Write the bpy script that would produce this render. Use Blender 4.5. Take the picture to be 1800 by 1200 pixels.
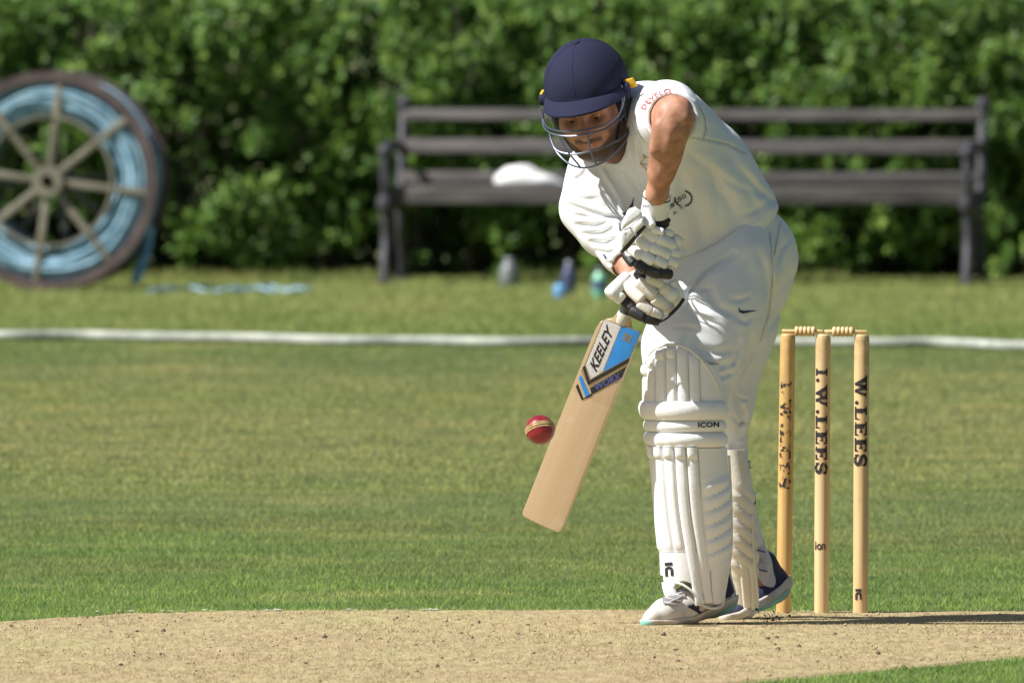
import bpy, bmesh, math, random
import numpy as np
from mathutils import Vector, Matrix
from mathutils.bvhtree import BVHTree

random.seed(7)
RNG = np.random.default_rng(11)
R = math.radians
scene = bpy.context.scene
for o in list(bpy.data.objects):
    bpy.data.objects.remove(o, do_unlink=True)
COL = scene.collection

# ------------------------------------------------------------------ camera
FPX = 34950.0                 # focal length in photo pixels (1800 wide)
CAM_H = 1.76
PITCH = math.atan(752.0 / FPX)
cam_d = bpy.data.cameras.new('camera')
cam = bpy.data.objects.new('camera', cam_d)
COL.objects.link(cam)
cam.location = (0, 0, CAM_H)
cam.rotation_euler = (math.pi / 2 - PITCH, 0, 0)
cam_d.sensor_width = 36.0
cam_d.lens = FPX / 1800.0 * 36.0
cam_d.clip_start = 1.0
cam_d.clip_end = 2000.0
cam_d.dof.use_dof = True
cam_d.dof.focus_distance = 49.1
cam_d.dof.aperture_fstop = 12.5
scene.camera = cam

# ------------------------------------------------------------------ sky and sun
SUN_EL = R(49)
SUN_DIR = Vector((-math.cos(R(21)) * math.cos(SUN_EL), -math.sin(R(21)) * math.cos(SUN_EL), math.sin(SUN_EL)))  # towards the sun
world = bpy.data.worlds.new('World')
scene.world = world
world.use_nodes = True
wn = world.node_tree
bg = wn.nodes['Background']
sky = wn.nodes.new('ShaderNodeTexSky')
sky.sky_type = 'NISHITA'
sky.sun_disc = False
sky.sun_elevation = SUN_EL
sky.sun_rotation = math.atan2(SUN_DIR.x, SUN_DIR.y)
sky.dust_density = 1.5
wn.links.new(sky.outputs['Color'], bg.inputs['Color'])
bg.inputs['Strength'].default_value = 0.05
sun_d = bpy.data.lights.new('sun', 'SUN')
sun_d.energy = 5.0
sun_d.angle = R(0.53)
sun_d.color = (1.0, 0.985, 0.955)
sun = bpy.data.objects.new('sun', sun_d)
COL.objects.link(sun)
sun.rotation_euler = SUN_DIR.to_track_quat('Z', 'Y').to_euler()
sun.location = (-20, -5, 40)
scene.view_settings.view_transform = 'Standard'
scene.view_settings.look = 'None'
scene.view_settings.gamma = 1.0
scene.view_settings.exposure = 0.6
scene.view_settings.use_curve_mapping = False

# ------------------------------------------------------------------ helpers: placing
CT, ST = math.cos(PITCH), math.sin(PITCH)
D0 = 49.15                     # distance of the striker
PXM = FPX / D0                 # photo pixels per metre there

def P(u, v, w=0.0, d=D0):
    """photo pixel + distance (d + w metres) -> world point"""
    a, b = (u - 900.0) / FPX, -(v - 600.0) / FPX
    dy = CT + b * ST
    t = (d + w) / dy
    return np.array([a * t, d + w, CAM_H + t * (-ST + b * CT)])

def G(u, v):
    """photo pixel -> point on the ground plane"""
    a, b = (u - 900.0) / FPX, -(v - 600.0) / FPX
    t = CAM_H / (ST - b * CT)
    return np.array([a * t, t * (CT + b * ST), 0.0])

def to_px(p):
    p = np.asarray(p, dtype=np.float64)
    t = p[..., 1] * CT - (p[..., 2] - CAM_H) * ST
    up = p[..., 1] * ST + (p[..., 2] - CAM_H) * CT
    return 900.0 + FPX * p[..., 0] / t, 600.0 - FPX * up / t

# ------------------------------------------------------------------ helpers: objects
def mesh_from(name, V, F, smooth=True):
    me = bpy.data.meshes.new(name)
    V = np.asarray(V, dtype=np.float32).reshape(-1, 3)
    if isinstance(F, np.ndarray) and F.ndim == 2:
        n, k = F.shape
        me.vertices.add(len(V)); me.vertices.foreach_set('co', V.ravel())
        me.loops.add(n * k); me.loops.foreach_set('vertex_index', F.astype(np.int32).ravel())
        me.polygons.add(n)
        me.polygons.foreach_set('loop_start', np.arange(0, n * k, k, dtype=np.int32))
        me.polygons.foreach_set('loop_total', np.full(n, k, dtype=np.int32))
        me.update(calc_edges=True)
    else:
        me.from_pydata([tuple(map(float, v)) for v in V], [], [tuple(map(int, f)) for f in F])
    if smooth:
        me.polygons.foreach_set('use_smooth', np.ones(len(me.polygons), dtype=bool))
    me.validate()
    return me

def link(name, me, mat=None, parent=None):
    o = bpy.data.objects.new(name, me)
    COL.objects.link(o)
    if mat is not None and me is not None and len(me.materials) == 0:
        me.materials.append(mat)
    if parent is not None:
        o.parent = parent
        if parent.parent is None:      # parent is a top-level thing: undo its translation
            o.matrix_parent_inverse = parent.matrix_basis.inverted()
    return o

def obj(name, V, F, mat, parent=None, smooth=True):
    return link(name, mesh_from(name, V, F, smooth), mat, parent)

def tag(o, label=None, cat=None, group=None, kind=None):
    if label: o['label'] = label
    if cat: o['category'] = cat
    if group: o['group'] = group
    if kind: o['kind'] = kind
    return o

def empty(name, loc):
    o = bpy.data.objects.new(name, None)
    COL.objects.link(o)
    o.location = tuple(map(float, loc))
    o.empty_display_size = 0.05
    bpy.context.view_layer.update()
    return o

class MB:
    """collects shapes into one mesh"""
    def __init__(self): self.V = []; self.F = []
    def add(self, V, F):
        b = len(self.V)
        self.V += [tuple(map(float, v)) for v in V]
        self.F += [tuple(int(i) + b for i in f) for f in F]
        return self
    def box(self, c, h, M=None):
        c = np.asarray(c, float)
        vs = []
        for sx in (-1, 1):
            for sy in (-1, 1):
                for sz in (-1, 1):
                    q = np.array([sx * h[0], sy * h[1], sz * h[2]])
                    if M is not None: q = M @ q
                    vs.append(c + q)
        return self.add(vs, [(0, 1, 3, 2), (4, 6, 7, 5), (0, 4, 5, 1), (2, 3, 7, 6), (0, 2, 6, 4), (1, 5, 7, 3)])
    def tube(self, pts, r, n=10, caps=True, closed=False):
        pts = [np.asarray(p, float) for p in pts]
        m = len(pts)
        rs = r if hasattr(r, '__len__') else [r] * m
        vs = []; fs = []
        up = np.array([0.13, 0.21, 0.97]); prev = None
        for i, p in enumerate(pts):
            if closed: t = pts[(i + 1) % m] - pts[i - 1]
            else: t = pts[min(i + 1, m - 1)] - pts[max(i - 1, 0)]
            t = t / (np.linalg.norm(t) + 1e-12)
            if prev is None:
                a = np.cross(t, up)
                if np.linalg.norm(a) < 0.1: a = np.cross(t, np.array([1.0, 0, 0]))
            else:
                a = prev - t * np.dot(prev, t)
            a /= np.linalg.norm(a) + 1e-12
            prev = a
            b = np.cross(t, a)
            for k in range(n):
                th = 2 * math.pi * k / n
                vs.append(p + rs[i] * (math.cos(th) * a + math.sin(th) * b))
        for i in range(m if closed else m - 1):
            j = (i + 1) % m
            for k in range(n):
                k2 = (k + 1) % n
                fs.append((i * n + k, i * n + k2, j * n + k2, j * n + k))
        if caps and not closed:
            fs.append(tuple(range(n - 1, -1, -1)))
            fs.append(tuple((m - 1) * n + k for k in range(n)))
        return self.add(vs, fs)
    def lathe(self, prof, n=24, M=None, o=(0, 0, 0)):
        """prof: list of (r, z)"""
        vs = []; fs = []
        for r, z in prof:
            for k in range(n):
                th = 2 * math.pi * k / n
                vs.append(np.array([r * math.cos(th), r * math.sin(th), z]))
        vs = np.array(vs)
        if M is not None: vs = vs @ np.asarray(M).T
        vs = vs + np.asarray(o)
        for i in range(len(prof) - 1):
            for k in range(n):
                k2 = (k + 1) % n
                fs.append((i * n + k, i * n + k2, (i + 1) * n + k2, (i + 1) * n + k))
        fs.append(tuple(range(n - 1, -1, -1)))
        fs.append(tuple((len(prof) - 1) * n + k for k in range(n)))
        return self.add(vs, fs)
    def build(self, name, mat, parent=None, smooth=True, bevel=0, group=None):
        me = mesh_from(name, self.V, self.F, False)
        bm = bmesh.new(); bm.from_mesh(me)
        bmesh.ops.recalc_face_normals(bm, faces=bm.faces)
        if bevel:
            bmesh.ops.bevel(bm, geom=list(bm.edges), offset=bevel, segments=2, affect='EDGES', profile=0.5)
        bm.to_mesh(me); bm.free()
        if smooth:
            me.polygons.foreach_set('use_smooth', np.ones(len(me.polygons), dtype=bool))
            try: me.set_sharp_from_angle(angle=R(40))
            except Exception: pass
        return link(name, me, mat, parent)

def smooth_path(pts, n=6):
    pts = [np.asarray(p, float) for p in pts]
    out = []
    m = len(pts)
    for i in range(m - 1):
        p0, p1, p2, p3 = pts[max(i - 1, 0)], pts[i], pts[i + 1], pts[min(i + 2, m - 1)]
        for k in range(n):
            t = k / n
            out.append(0.5 * ((2 * p1) + (-p0 + p2) * t + (2 * p0 - 5 * p1 + 4 * p2 - p3) * t * t + (-p0 + 3 * p1 - 3 * p2 + p3) * t ** 3))
    out.append(pts[-1])
    return out

# ------------------------------------------------------------------ helpers: distance fields -> smooth meshes
def rc(a, b, ra, rb):
    a = np.asarray(a, np.float32); b = np.asarray(b, np.float32)
    ba = b - a; L = float(ba @ ba) + 1e-12
    def f(p):
        q = p - a
        h = np.clip((q @ ba) / L, 0, 1)
        return np.linalg.norm(q - h[:, None] * ba, axis=1) - (ra + (rb - ra) * h)
    return f

def el(c, r, M=None):
    c = np.asarray(c, np.float32); r = np.asarray(r, np.float32)
    Mm = np.asarray(M, np.float32) if M is not None else None   # columns = axes
    def f(p):
        q = p - c
        if Mm is not None: q = q @ Mm
        k0 = np.linalg.norm(q / r, axis=1); k1 = np.linalg.norm(q / (r * r), axis=1) + 1e-9
        return k0 * (k0 - 1.0) / k1
    return f

def smin(a, b, k):
    h = np.clip(0.5 + 0.5 * (b - a) / k, 0, 1)
    return b + (a - b) * h - k * h * (1 - h)

def smax(a, b, k): return -smin(-a, -b, k)

def union(fs, k):
    def f(p):
        d = fs[0](p)
        for g in fs[1:]:
            d = smin(d, g(p), k)
        return d
    return f

def chain(pts, k=0.02):
    """pts: list of (point, radius)"""
    return union([rc(pts[i][0], pts[i + 1][0], pts[i][1], pts[i + 1][1]) for i in range(len(pts) - 1)], k)

def poly_sdf(poly):
    poly = np.asarray(poly, np.float64)
    def f(u, v):
        d = np.full(u.shape, 1e18); s = np.ones(u.shape)
        n = len(poly)
        for i in range(n):
            a = poly[i]; b = poly[i - 1]
            e = b - a
            wx, wy = u - a[0], v - a[1]
            t = np.clip((wx * e[0] + wy * e[1]) / (e @ e + 1e-12), 0, 1)
            d = np.minimum(d, (wx - e[0] * t) ** 2 + (wy - e[1] * t) ** 2)
            c1 = v >= a[1]; c2 = v < b[1]; c3 = e[0] * wy > e[1] * wx
            flip = (c1 & c2 & c3) | (~c1 & ~c2 & ~c3)
            s = np.where(flip, -s, s)
        return s * np.sqrt(d)
    return f

def surface_nets(f, lo, hi, h, margin=1.7):
    lo = np.asarray(lo, float); hi = np.asarray(hi, float)
    B = 8
    nb = np.maximum(np.ceil((hi - lo) / (h * B)).astype(int), 1)
    n = nb * B + 1
    bc = np.stack(np.meshgrid(*[np.arange(k) for k in nb], indexing='ij'), -1).reshape(-1, 3)
    cen = lo + (bc + 0.5) * B * h
    dc = f(cen.astype(np.float32))
    val = np.empty(n, np.float32)
    sgn = np.where(dc > 0, 1.0, -1.0).reshape(nb)
    full = np.repeat(np.repeat(np.repeat(sgn, B, 0), B, 1), B, 2)
    val[:-1, :-1, :-1] = full
    val[-1] = 1.0; val[:, -1] = 1.0; val[:, :, -1] = 1.0
    near = bc[np.abs(dc) < B * h * 0.87 * margin]
    off = np.stack(np.meshgrid(*[np.arange(B + 1)] * 3, indexing='ij'), -1).reshape(-1, 3)
    for s in range(0, len(near), 400):
        ids = (near[s:s + 400, None, :] * B + off[None]).reshape(-1, 3)
        pts = (lo + ids * h).astype(np.float32)
        val[ids[:, 0], ids[:, 1], ids[:, 2]] = f(pts)
    val[0] = np.maximum(val[0], 1e-4); val[-1] = np.maximum(val[-1], 1e-4)
    val[:, 0] = np.maximum(val[:, 0], 1e-4); val[:, -1] = np.maximum(val[:, -1], 1e-4)
    val[:, :, 0] = np.maximum(val[:, :, 0], 1e-4); val[:, :, -1] = np.maximum(val[:, :, -1], 1e-4)
    neg = val < 0
    c = [neg[i:n[0] - 1 + i, j:n[1] - 1 + j, k:n[2] - 1 + k] for i in (0, 1) for j in (0, 1) for k in (0, 1)]
    cnt = sum(x.astype(np.int8) for x in c)
    cells = np.argwhere((cnt > 0) & (cnt < 8))
    idx = np.full(n - 1, -1, np.int64)
    idx[cells[:, 0], cells[:, 1], cells[:, 2]] = np.arange(len(cells))
    acc = np.zeros((len(cells), 3)); num = np.zeros(len(cells))
    corners = [np.array([i, j, k]) for i in (0, 1) for j in (0, 1) for k in (0, 1)]
    cv = [val[cells[:, 0] + q[0], cells[:, 1] + q[1], cells[:, 2] + q[2]].astype(float) for q in corners]
    for a in range(8):
        for ax, bit in ((0, 4), (1, 2), (2, 1)):
            if a & bit: continue
            b = a | bit
            va, vb = cv[a], cv[b]
            m = (va < 0) != (vb < 0)
            t = np.where(m, va / np.where(m, va - vb, 1), 0)
            pt = corners[a][None].repeat(len(cells), 0).astype(float)
            pt[:, ax] += t
            acc += pt * m[:, None]; num += m
    V = lo + (cells + acc / num[:, None]) * h
    faces = []
    for ax in range(3):
        o1, o2 = [(1, 2), (2, 0), (0, 1)][ax]
        sl0 = [slice(1, -1)] * 3; sl0[ax] = slice(0, -1)
        sl1 = [slice(1, -1)] * 3; sl1[ax] = slice(1, None)
        a = neg[tuple(sl0)]; b = neg[tuple(sl1)]
        e = np.argwhere(a != b)
        if len(e) == 0: continue
        st = a[e[:, 0], e[:, 1], e[:, 2]]
        base = e.copy()
        for q in range(3):
            if q != ax: base[:, q] += 1
        def cell(d1, d2):
            x = base.copy(); x[:, o1] += d1; x[:, o2] += d2
            return idx[x[:, 0], x[:, 1], x[:, 2]]
        q = np.stack([cell(-1, -1), cell(0, -1), cell(0, 0), cell(-1, 0)], 1)
        q[~st] = q[~st][:, ::-1]
        faces.append(q)
    F = np.concatenate(faces)
    F = F[(F >= 0).all(1)]
    return V, F

def relax(V, F, it=1, lam=0.5):
    E = np.concatenate([F[:, [0, 1]], F[:, [1, 2]], F[:, [2, 3]], F[:, [3, 0]]])
    for _ in range(it):
        s = np.zeros_like(V); c = np.zeros(len(V))
        for a, b in ((0, 1), (1, 0)):
            np.add.at(s, E[:, a], V[E[:, b]]); np.add.at(c, E[:, a], 1)
        V = V + lam * (s / np.maximum(c, 1)[:, None] - V)
    return V

def sdf_obj(name, f, lo, hi, h, mat, parent=None, it=1):
    V, F = surface_nets(f, lo, hi, h)
    V = relax(V, F, it)
    return obj(name, V, F, mat, parent)

def bounds_of(pts, pad):
    pts = np.array(pts)
    return pts.min(0) - pad, pts.max(0) + pad

# ------------------------------------------------------------------ helpers: materials
MATS = {}
def pm(name, col, rough=0.6, var=0.0, vscale=8.0, col2=None, bump=0.0, bscale=60.0, metal=0.0, coat=0.0, sss=0.0, spec=0.5, stretch=None, sheen=0.0, fold=0.0, fscale=9.0, lo=0.35, hi=0.65, detail=4):
    m = bpy.data.materials.new(name); m.use_nodes = True
    nt = m.node_tree; N = nt.nodes; L = nt.links
    b = N['Principled BSDF']
    b.inputs['Roughness'].default_value = rough
    b.inputs['Metallic'].default_value = metal
    b.inputs['Specular IOR Level'].default_value = spec
    if coat: b.inputs['Coat Weight'].default_value = coat
    if sheen:
        b.inputs['Sheen Weight'].default_value = sheen
    if sss:
        b.inputs['Subsurface Weight'].default_value = sss
        b.inputs['Subsurface Radius'].default_value = (0.010, 0.004, 0.002)
        b.inputs['Subsurface Scale'].default_value = 0.6
    b.inputs['Base Color'].default_value = (*col, 1)
    tc = N.new('ShaderNodeTexCoord'); mp = N.new('ShaderNodeMapping')
    L.new(tc.outputs['Object'], mp.inputs['Vector'])
    if stretch: mp.inputs['Scale'].default_value = stretch
    if var or col2:
        no = N.new('ShaderNodeTexNoise'); no.inputs['Scale'].default_value = vscale; no.inputs['Detail'].default_value = detail
        L.new(mp.outputs['Vector'], no.inputs['Vector'])
        rp = N.new('ShaderNodeValToRGB')
        c2 = col2 if col2 else tuple(min(1, c * (1 + var)) for c in col)
        c1 = col if col2 else tuple(c * (1 - var) for c in col)
        rp.color_ramp.elements[0].position = lo; rp.color_ramp.elements[0].color = (*c1, 1)
        rp.color_ramp.elements[1].position = hi; rp.color_ramp.elements[1].color = (*c2, 1)
        L.new(no.outputs['Fac'], rp.inputs['Fac'])
        L.new(rp.outputs['Color'], b.inputs['Base Color'])
    if fold:
        nf = N.new('ShaderNodeTexNoise'); nf.inputs['Scale'].default_value = fscale; nf.inputs['Detail'].default_value = 1.5; nf.inputs['Distortion'].default_value = .5
        mf = N.new('ShaderNodeMapping'); mf.inputs['Rotation'].default_value = (0.3, 0.6, 0.2); mf.inputs['Scale'].default_value = (1.0, 1.0, 1.9)
        L.new(tc.outputs['Object'], mf.inputs['Vector']); L.new(mf.outputs['Vector'], nf.inputs['Vector'])
        bf = N.new('ShaderNodeBump'); bf.inputs['Strength'].default_value = fold; bf.inputs['Distance'].default_value = 0.03
        L.new(nf.outputs['Fac'], bf.inputs['Height']); L.new(bf.outputs['Normal'], b.inputs['Normal'])
    if bump:
        nb = N.new('ShaderNodeTexNoise'); nb.inputs['Scale'].default_value = bscale; nb.inputs['Detail'].default_value = 3
        L.new(mp.outputs['Vector'], nb.inputs['Vector'])
        bp = N.new('ShaderNodeBump'); bp.inputs['Strength'].default_value = bump; bp.inputs['Distance'].default_value = 0.01
        L.new(nb.outputs['Fac'], bp.inputs['Height'])
        if fold: L.new(bf.outputs['Normal'], bp.inputs['Normal'])
        L.new(bp.outputs['Normal'], b.inputs['Normal'])
    MATS[name] = m
    return m

# ------------------------------------------------------------------ helpers: lettering and marks laid on a surface
def text_2d(s, bold=0.0, shear=0.0, spacing=1.0):
    cu = bpy.data.curves.new('lettering', 'FONT')
    cu.body = s; cu.offset = bold; cu.shear = shear; cu.space_character = spacing; cu.resolution_u = 3
    o = bpy.data.objects.new('lettering', cu); COL.objects.link(o)
    dg = bpy.context.evaluated_depsgraph_get()
    me = bpy.data.meshes.new_from_object(o.evaluated_get(dg))
    V = np.array([v.co[:2] for v in me.vertices]); F = [tuple(p.vertices) for p in me.polygons]
    bpy.data.objects.remove(o); bpy.data.curves.remove(cu); bpy.data.meshes.remove(me)
    lo, hi = V.min(0), V.max(0)
    return (V - lo) / (hi - lo), F

def refine(V2, F, maxlen):
    """triangulate and split a flat mesh until its edges are short"""
    bm = bmesh.new()
    vs = [bm.verts.new((v[0], v[1], 0)) for v in V2]
    for f in F:
        try: bm.faces.new([vs[i] for i in f])
        except Exception: pass
    bmesh.ops.triangulate(bm, faces=bm.faces)
    for _ in range(5):
        es = [e for e in bm.edges if e.calc_length() > maxlen]
        if not es: break
        bmesh.ops.subdivide_edges(bm, edges=es, cuts=1)
        bmesh.ops.triangulate(bm, faces=[f for f in bm.faces if len(f.verts) > 3])
    bm.verts.index_update()
    V = np.array([v.co[:2] for v in bm.verts]); Fo = [tuple(v.index for v in f.verts) for f in bm.faces]
    bm.free()
    return V, Fo

def quad_map(V, q):
    """unit square -> quad (bottom-left, bottom-right, top-right, top-left) in pixels"""
    q = np.asarray(q, float); s, t = V[:, :1], V[:, 1:2]
    return q[0] * (1 - s) * (1 - t) + q[1] * s * (1 - t) + q[2] * s * t + q[3] * (1 - s) * t

def bvh_of(*objs):
    V = []; F = []
    for o in objs:
        b = len(V); mw = o.matrix_world
        V += [tuple(v.co) for v in o.data.vertices]
        F += [tuple(i + b for i in p.vertices) for p in o.data.polygons]
    return BVHTree.FromPolygons(V, F)

def decal(name, V2, F, bvh, mat, parent, maxlen=4.0, off=0.0012):
    """lay a flat outline (pixels) on the surface it is printed on"""
    V, Fo = refine(V2, F, maxlen)
    O = Vector((0, 0, CAM_H)); pts = []; ok = []
    for u, v in V:
        d = Vector(P(u, v)) - O; d.normalize()
        h = bvh.ray_cast(O, d)
        if h[0] is None:
            pts.append((0, 0, 0)); ok.append(False)
        else:
            nrm = h[1] if h[1].dot(d) < 0 else -h[1]
            pts.append(tuple(h[0] + nrm * off - d * off)); ok.append(True)
    Fk = [f for f in Fo if all(ok[i] for i in f)]
    if not Fk: return None
    used = sorted({i for f in Fk for i in f}); mp = {k: i for i, k in enumerate(used)}
    return obj(name, [pts[i] for i in used], [tuple(mp[i] for i in f) for f in Fk], mat, parent, smooth=True)

def stroke(pts, wd):
    """ribbon polygon mesh around a px polyline; wd: width or list"""
    pts = [np.asarray(p, float) for p in pts]
    n = len(pts); ws = wd if hasattr(wd, '__len__') else [wd] * n
    V = []; F = []
    for i, p in enumerate(pts):
        t = pts[min(i + 1, n - 1)] - pts[max(i - 1, 0)]; t = t / (np.linalg.norm(t) + 1e-9)
        m = np.array([-t[1], t[0]])
        V += [p + m * ws[i] / 2, p - m * ws[i] / 2]
    for i in range(n - 1):
        F.append((2 * i, 2 * i + 1, 2 * i + 3, 2 * i + 2))
    return np.array(V), F

# ================================================================== SETTING
PITCH_DIR = np.array([0.39, 0.92]); PITCH_DIR /= np.linalg.norm(PITCH_DIR)
pl = np.array([-1.00, 49.90]); pr = np.array([1.21, 47.06])
PITCH_POLY = [pl - PITCH_DIR * 24, pl - PITCH_DIR * 6, pl - PITCH_DIR * 2, pl - PITCH_DIR * 0.75, pl, np.array([-0.72, 50.06]), np.array([-0.4, 50.12]), np.array([0.1, 50.15]), np.array([0.7, 50.11]),
              np.array([1.3, 50.04]), np.array([1.9, 49.9]), np.array([2.35, 49.75]), pr + PITCH_DIR * 1.5, pr, pr - PITCH_DIR * 0.9, pr - PITCH_DIR * 1.7, pr - PITCH_DIR * 6, pr - PITCH_DIR * 22]
pitch_sdf = poly_sdf(PITCH_POLY)

def noise1(x, seed=0):
    x = np.asarray(x, float)
    r = np.random.default_rng(seed).random(4096)
    i = np.floor(x).astype(int); f = x - i; f = f * f * (3 - 2 * f)
    return r[i % 4096] * (1 - f) + r[(i + 1) % 4096] * f

def noise2(x, y, seed=0):
    r = np.random.default_rng(seed).random((256, 256))
    i = np.floor(x).astype(int); j = np.floor(y).astype(int)
    f = x - i; g = y - j; f = f * f * (3 - 2 * f); g = g * g * (3 - 2 * g)
    a = r[i % 256, j % 256]; b = r[(i + 1) % 256, j % 256]; c = r[i % 256, (j + 1) % 256]; d = r[(i + 1) % 256, (j + 1) % 256]
    return (a * (1 - f) + b * f) * (1 - g) + (c * (1 - f) + d * f) * g

def turf_colour(nt, gain=1.0):
    """colour of the turf by place: mown bands, drier outfield, straw patches in the rough"""
    N, L = nt.nodes, nt.links
    geo = N.new('ShaderNodeNewGeometry'); sep = N.new('ShaderNodeSeparateXYZ')
    L.new(geo.outputs['Position'], sep.inputs[0])
    mp = N.new('ShaderNodeMapping'); mp.inputs['Scale'].default_value = (0.55, 0.35, 0.0)
    L.new(geo.outputs['Position'], mp.inputs['Vector'])
    no = N.new('ShaderNodeTexNoise'); no.inputs['Scale'].default_value = 1.0; no.inputs['Detail'].default_value = 4
    L.new(mp.outputs['Vector'], no.inputs['Vector'])
    a = N.new('ShaderNodeMath'); a.operation = 'MULTIPLY_ADD'; a.inputs[1].default_value = 14.0; a.inputs[2].default_value = -7.0
    L.new(no.outputs['Fac'], a.inputs[0])
    s = N.new('ShaderNodeMath'); s.operation = 'ADD'; L.new(sep.outputs['Y'], s.inputs[0]); L.new(a.outputs[0], s.inputs[1])
    mr = N.new('ShaderNodeMapRange'); mr.inputs[1].default_value = 44.0; mr.inputs[2].default_value = 100.0
    L.new(s.outputs[0], mr.inputs[0])
    rp = N.new('ShaderNodeValToRGB'); cr = rp.color_ramp
    stops = [(44, (0.102, 0.152, 0.036)), (50, (0.102, 0.152, 0.036)), (52.5, (0.095, 0.137, 0.036)), (56, (0.113, 0.130, 0.041)), (59.5, (0.104, 0.132, 0.044)), (63, (0.128, 0.145, 0.050)), (68, (0.141, 0.148, 0.056)),
             (72, (0.126, 0.143, 0.048)), (75, (0.132, 0.145, 0.053)), (78, (0.102, 0.124, 0.044)), (80.5, (0.100, 0.130, 0.041)), (83, (0.098, 0.130, 0.038)), (87, (0.126, 0.145, 0.050)), (93, (0.126, 0.148, 0.050))]
    while len(cr.elements) < len(stops): cr.elements.new(0.5)
    for e, (yy, c) in zip(cr.elements, stops):
        e.position = (yy - 44.0) / 56.0; e.color = tuple(x * gain for x in c) + (1,)
    L.new(mr.outputs[0], rp.inputs['Fac'])
    # patchiness, finer
    n2 = N.new('ShaderNodeTexNoise'); n2.inputs['Scale'].default_value = 2.6; n2.inputs['Detail'].default_value = 5
    L.new(geo.outputs['Position'], n2.inputs['Vector'])
    r2 = N.new('ShaderNodeValToRGB')
    r2.color_ramp.elements[0].position = 0.3; r2.color_ramp.elements[0].color = (.72, .80, .74, 1)
    r2.color_ramp.elements[1].position = 0.72; r2.color_ramp.elements[1].color = (1.28, 1.17, 1.15, 1)
    L.new(n2.outputs['Fac'], r2.inputs['Fac'])
    mx = N.new('ShaderNodeMix'); mx.data_type = 'RGBA'; mx.blend_type = 'MULTIPLY'; mx.inputs['Factor'].default_value = 1.0
    L.new(rp.outputs['Color'], mx.inputs[6]); L.new(r2.outputs['Color'], mx.inputs[7])
    # straw patches
    n3 = N.new('ShaderNodeTexNoise'); n3.inputs['Scale'].default_value = 0.9; n3.inputs['Detail'].default_value = 3
    mp3 = N.new('ShaderNodeMapping'); mp3.inputs['Location'].default_value = (3.3, 8.1, 0); mp3.inputs['Scale'].default_value = (1.2, .8, 0)
    L.new(geo.outputs['Position'], mp3.inputs['Vector']); L.new(mp3.outputs['Vector'], n3.inputs['Vector'])
    r3 = N.new('ShaderNodeValToRGB'); r3.color_ramp.elements[0].position = .56; r3.color_ramp.elements[0].color = (0, 0, 0, 1)
    r3.color_ramp.elements[1].position = .74; r3.color_ramp.elements[1].color = (.45, .45, .45, 1)
    L.new(n3.outputs['Fac'], r3.inputs['Fac'])
    m3 = N.new('ShaderNodeMix'); m3.data_type = 'RGBA'
    L.new(r3.outputs['Color'], m3.inputs['Factor']); L.new(mx.outputs[2], m3.inputs[6]); m3.inputs[7].default_value = (.23 * gain, .20 * gain, .08 * gain, 1)
    return m3.outputs[2]

def turf_material(name, gain, translucent=0.0, tint=False):
    m = bpy.data.materials.new(name); m.use_nodes = True
    nt = m.node_tree; N, L = nt.nodes, nt.links
    b = N['Principled BSDF']; b.inputs['Roughness'].default_value = 0.75; b.inputs['Specular IOR Level'].default_value = 0.25
    c = turf_colour(nt, gain)
    if tint:
        at = N.new('ShaderNodeAttribute'); at.attribute_name = 'tint'
        r = N.new('ShaderNodeValToRGB')
        r.color_ramp.elements[0].color = (.80, .84, .78, 1); r.color_ramp.elements[1].color = (1.26, 1.18, 1.15, 1)
        L.new(at.outputs['Fac'], r.inputs['Fac'])
        mx = N.new('ShaderNodeMix'); mx.data_type = 'RGBA'; mx.blend_type = 'MULTIPLY'; mx.inputs['Factor'].default_value = 1
        L.new(c, mx.inputs[6]); L.new(r.outputs['Color'], mx.inputs[7]); c = mx.outputs[2]
    L.new(c, b.inputs['Base Color'])
    if translucent:
        tr = N.new('ShaderNodeBsdfTranslucent'); L.new(c, tr.inputs['Color'])
        ms = N.new('ShaderNodeMixShader'); ms.inputs[0].default_value = translucent
        L.new(b.outputs[0], ms.inputs[1]); L.new(tr.outputs[0], ms.inputs[2])
        L.new(ms.outputs[0], N['Material Output'].inputs['Surface'])
    return m

# ground: one sheet to the horizon
gs = 900.0
ground = obj('ground', [(-gs, -300, 0), (gs, -300, 0), (gs, 1500, 0), (-gs, 1500, 0)], [(0, 1, 2, 3)], turf_material('turf_soil', 0.85), smooth=False)
tag(ground, kind='structure')

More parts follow.
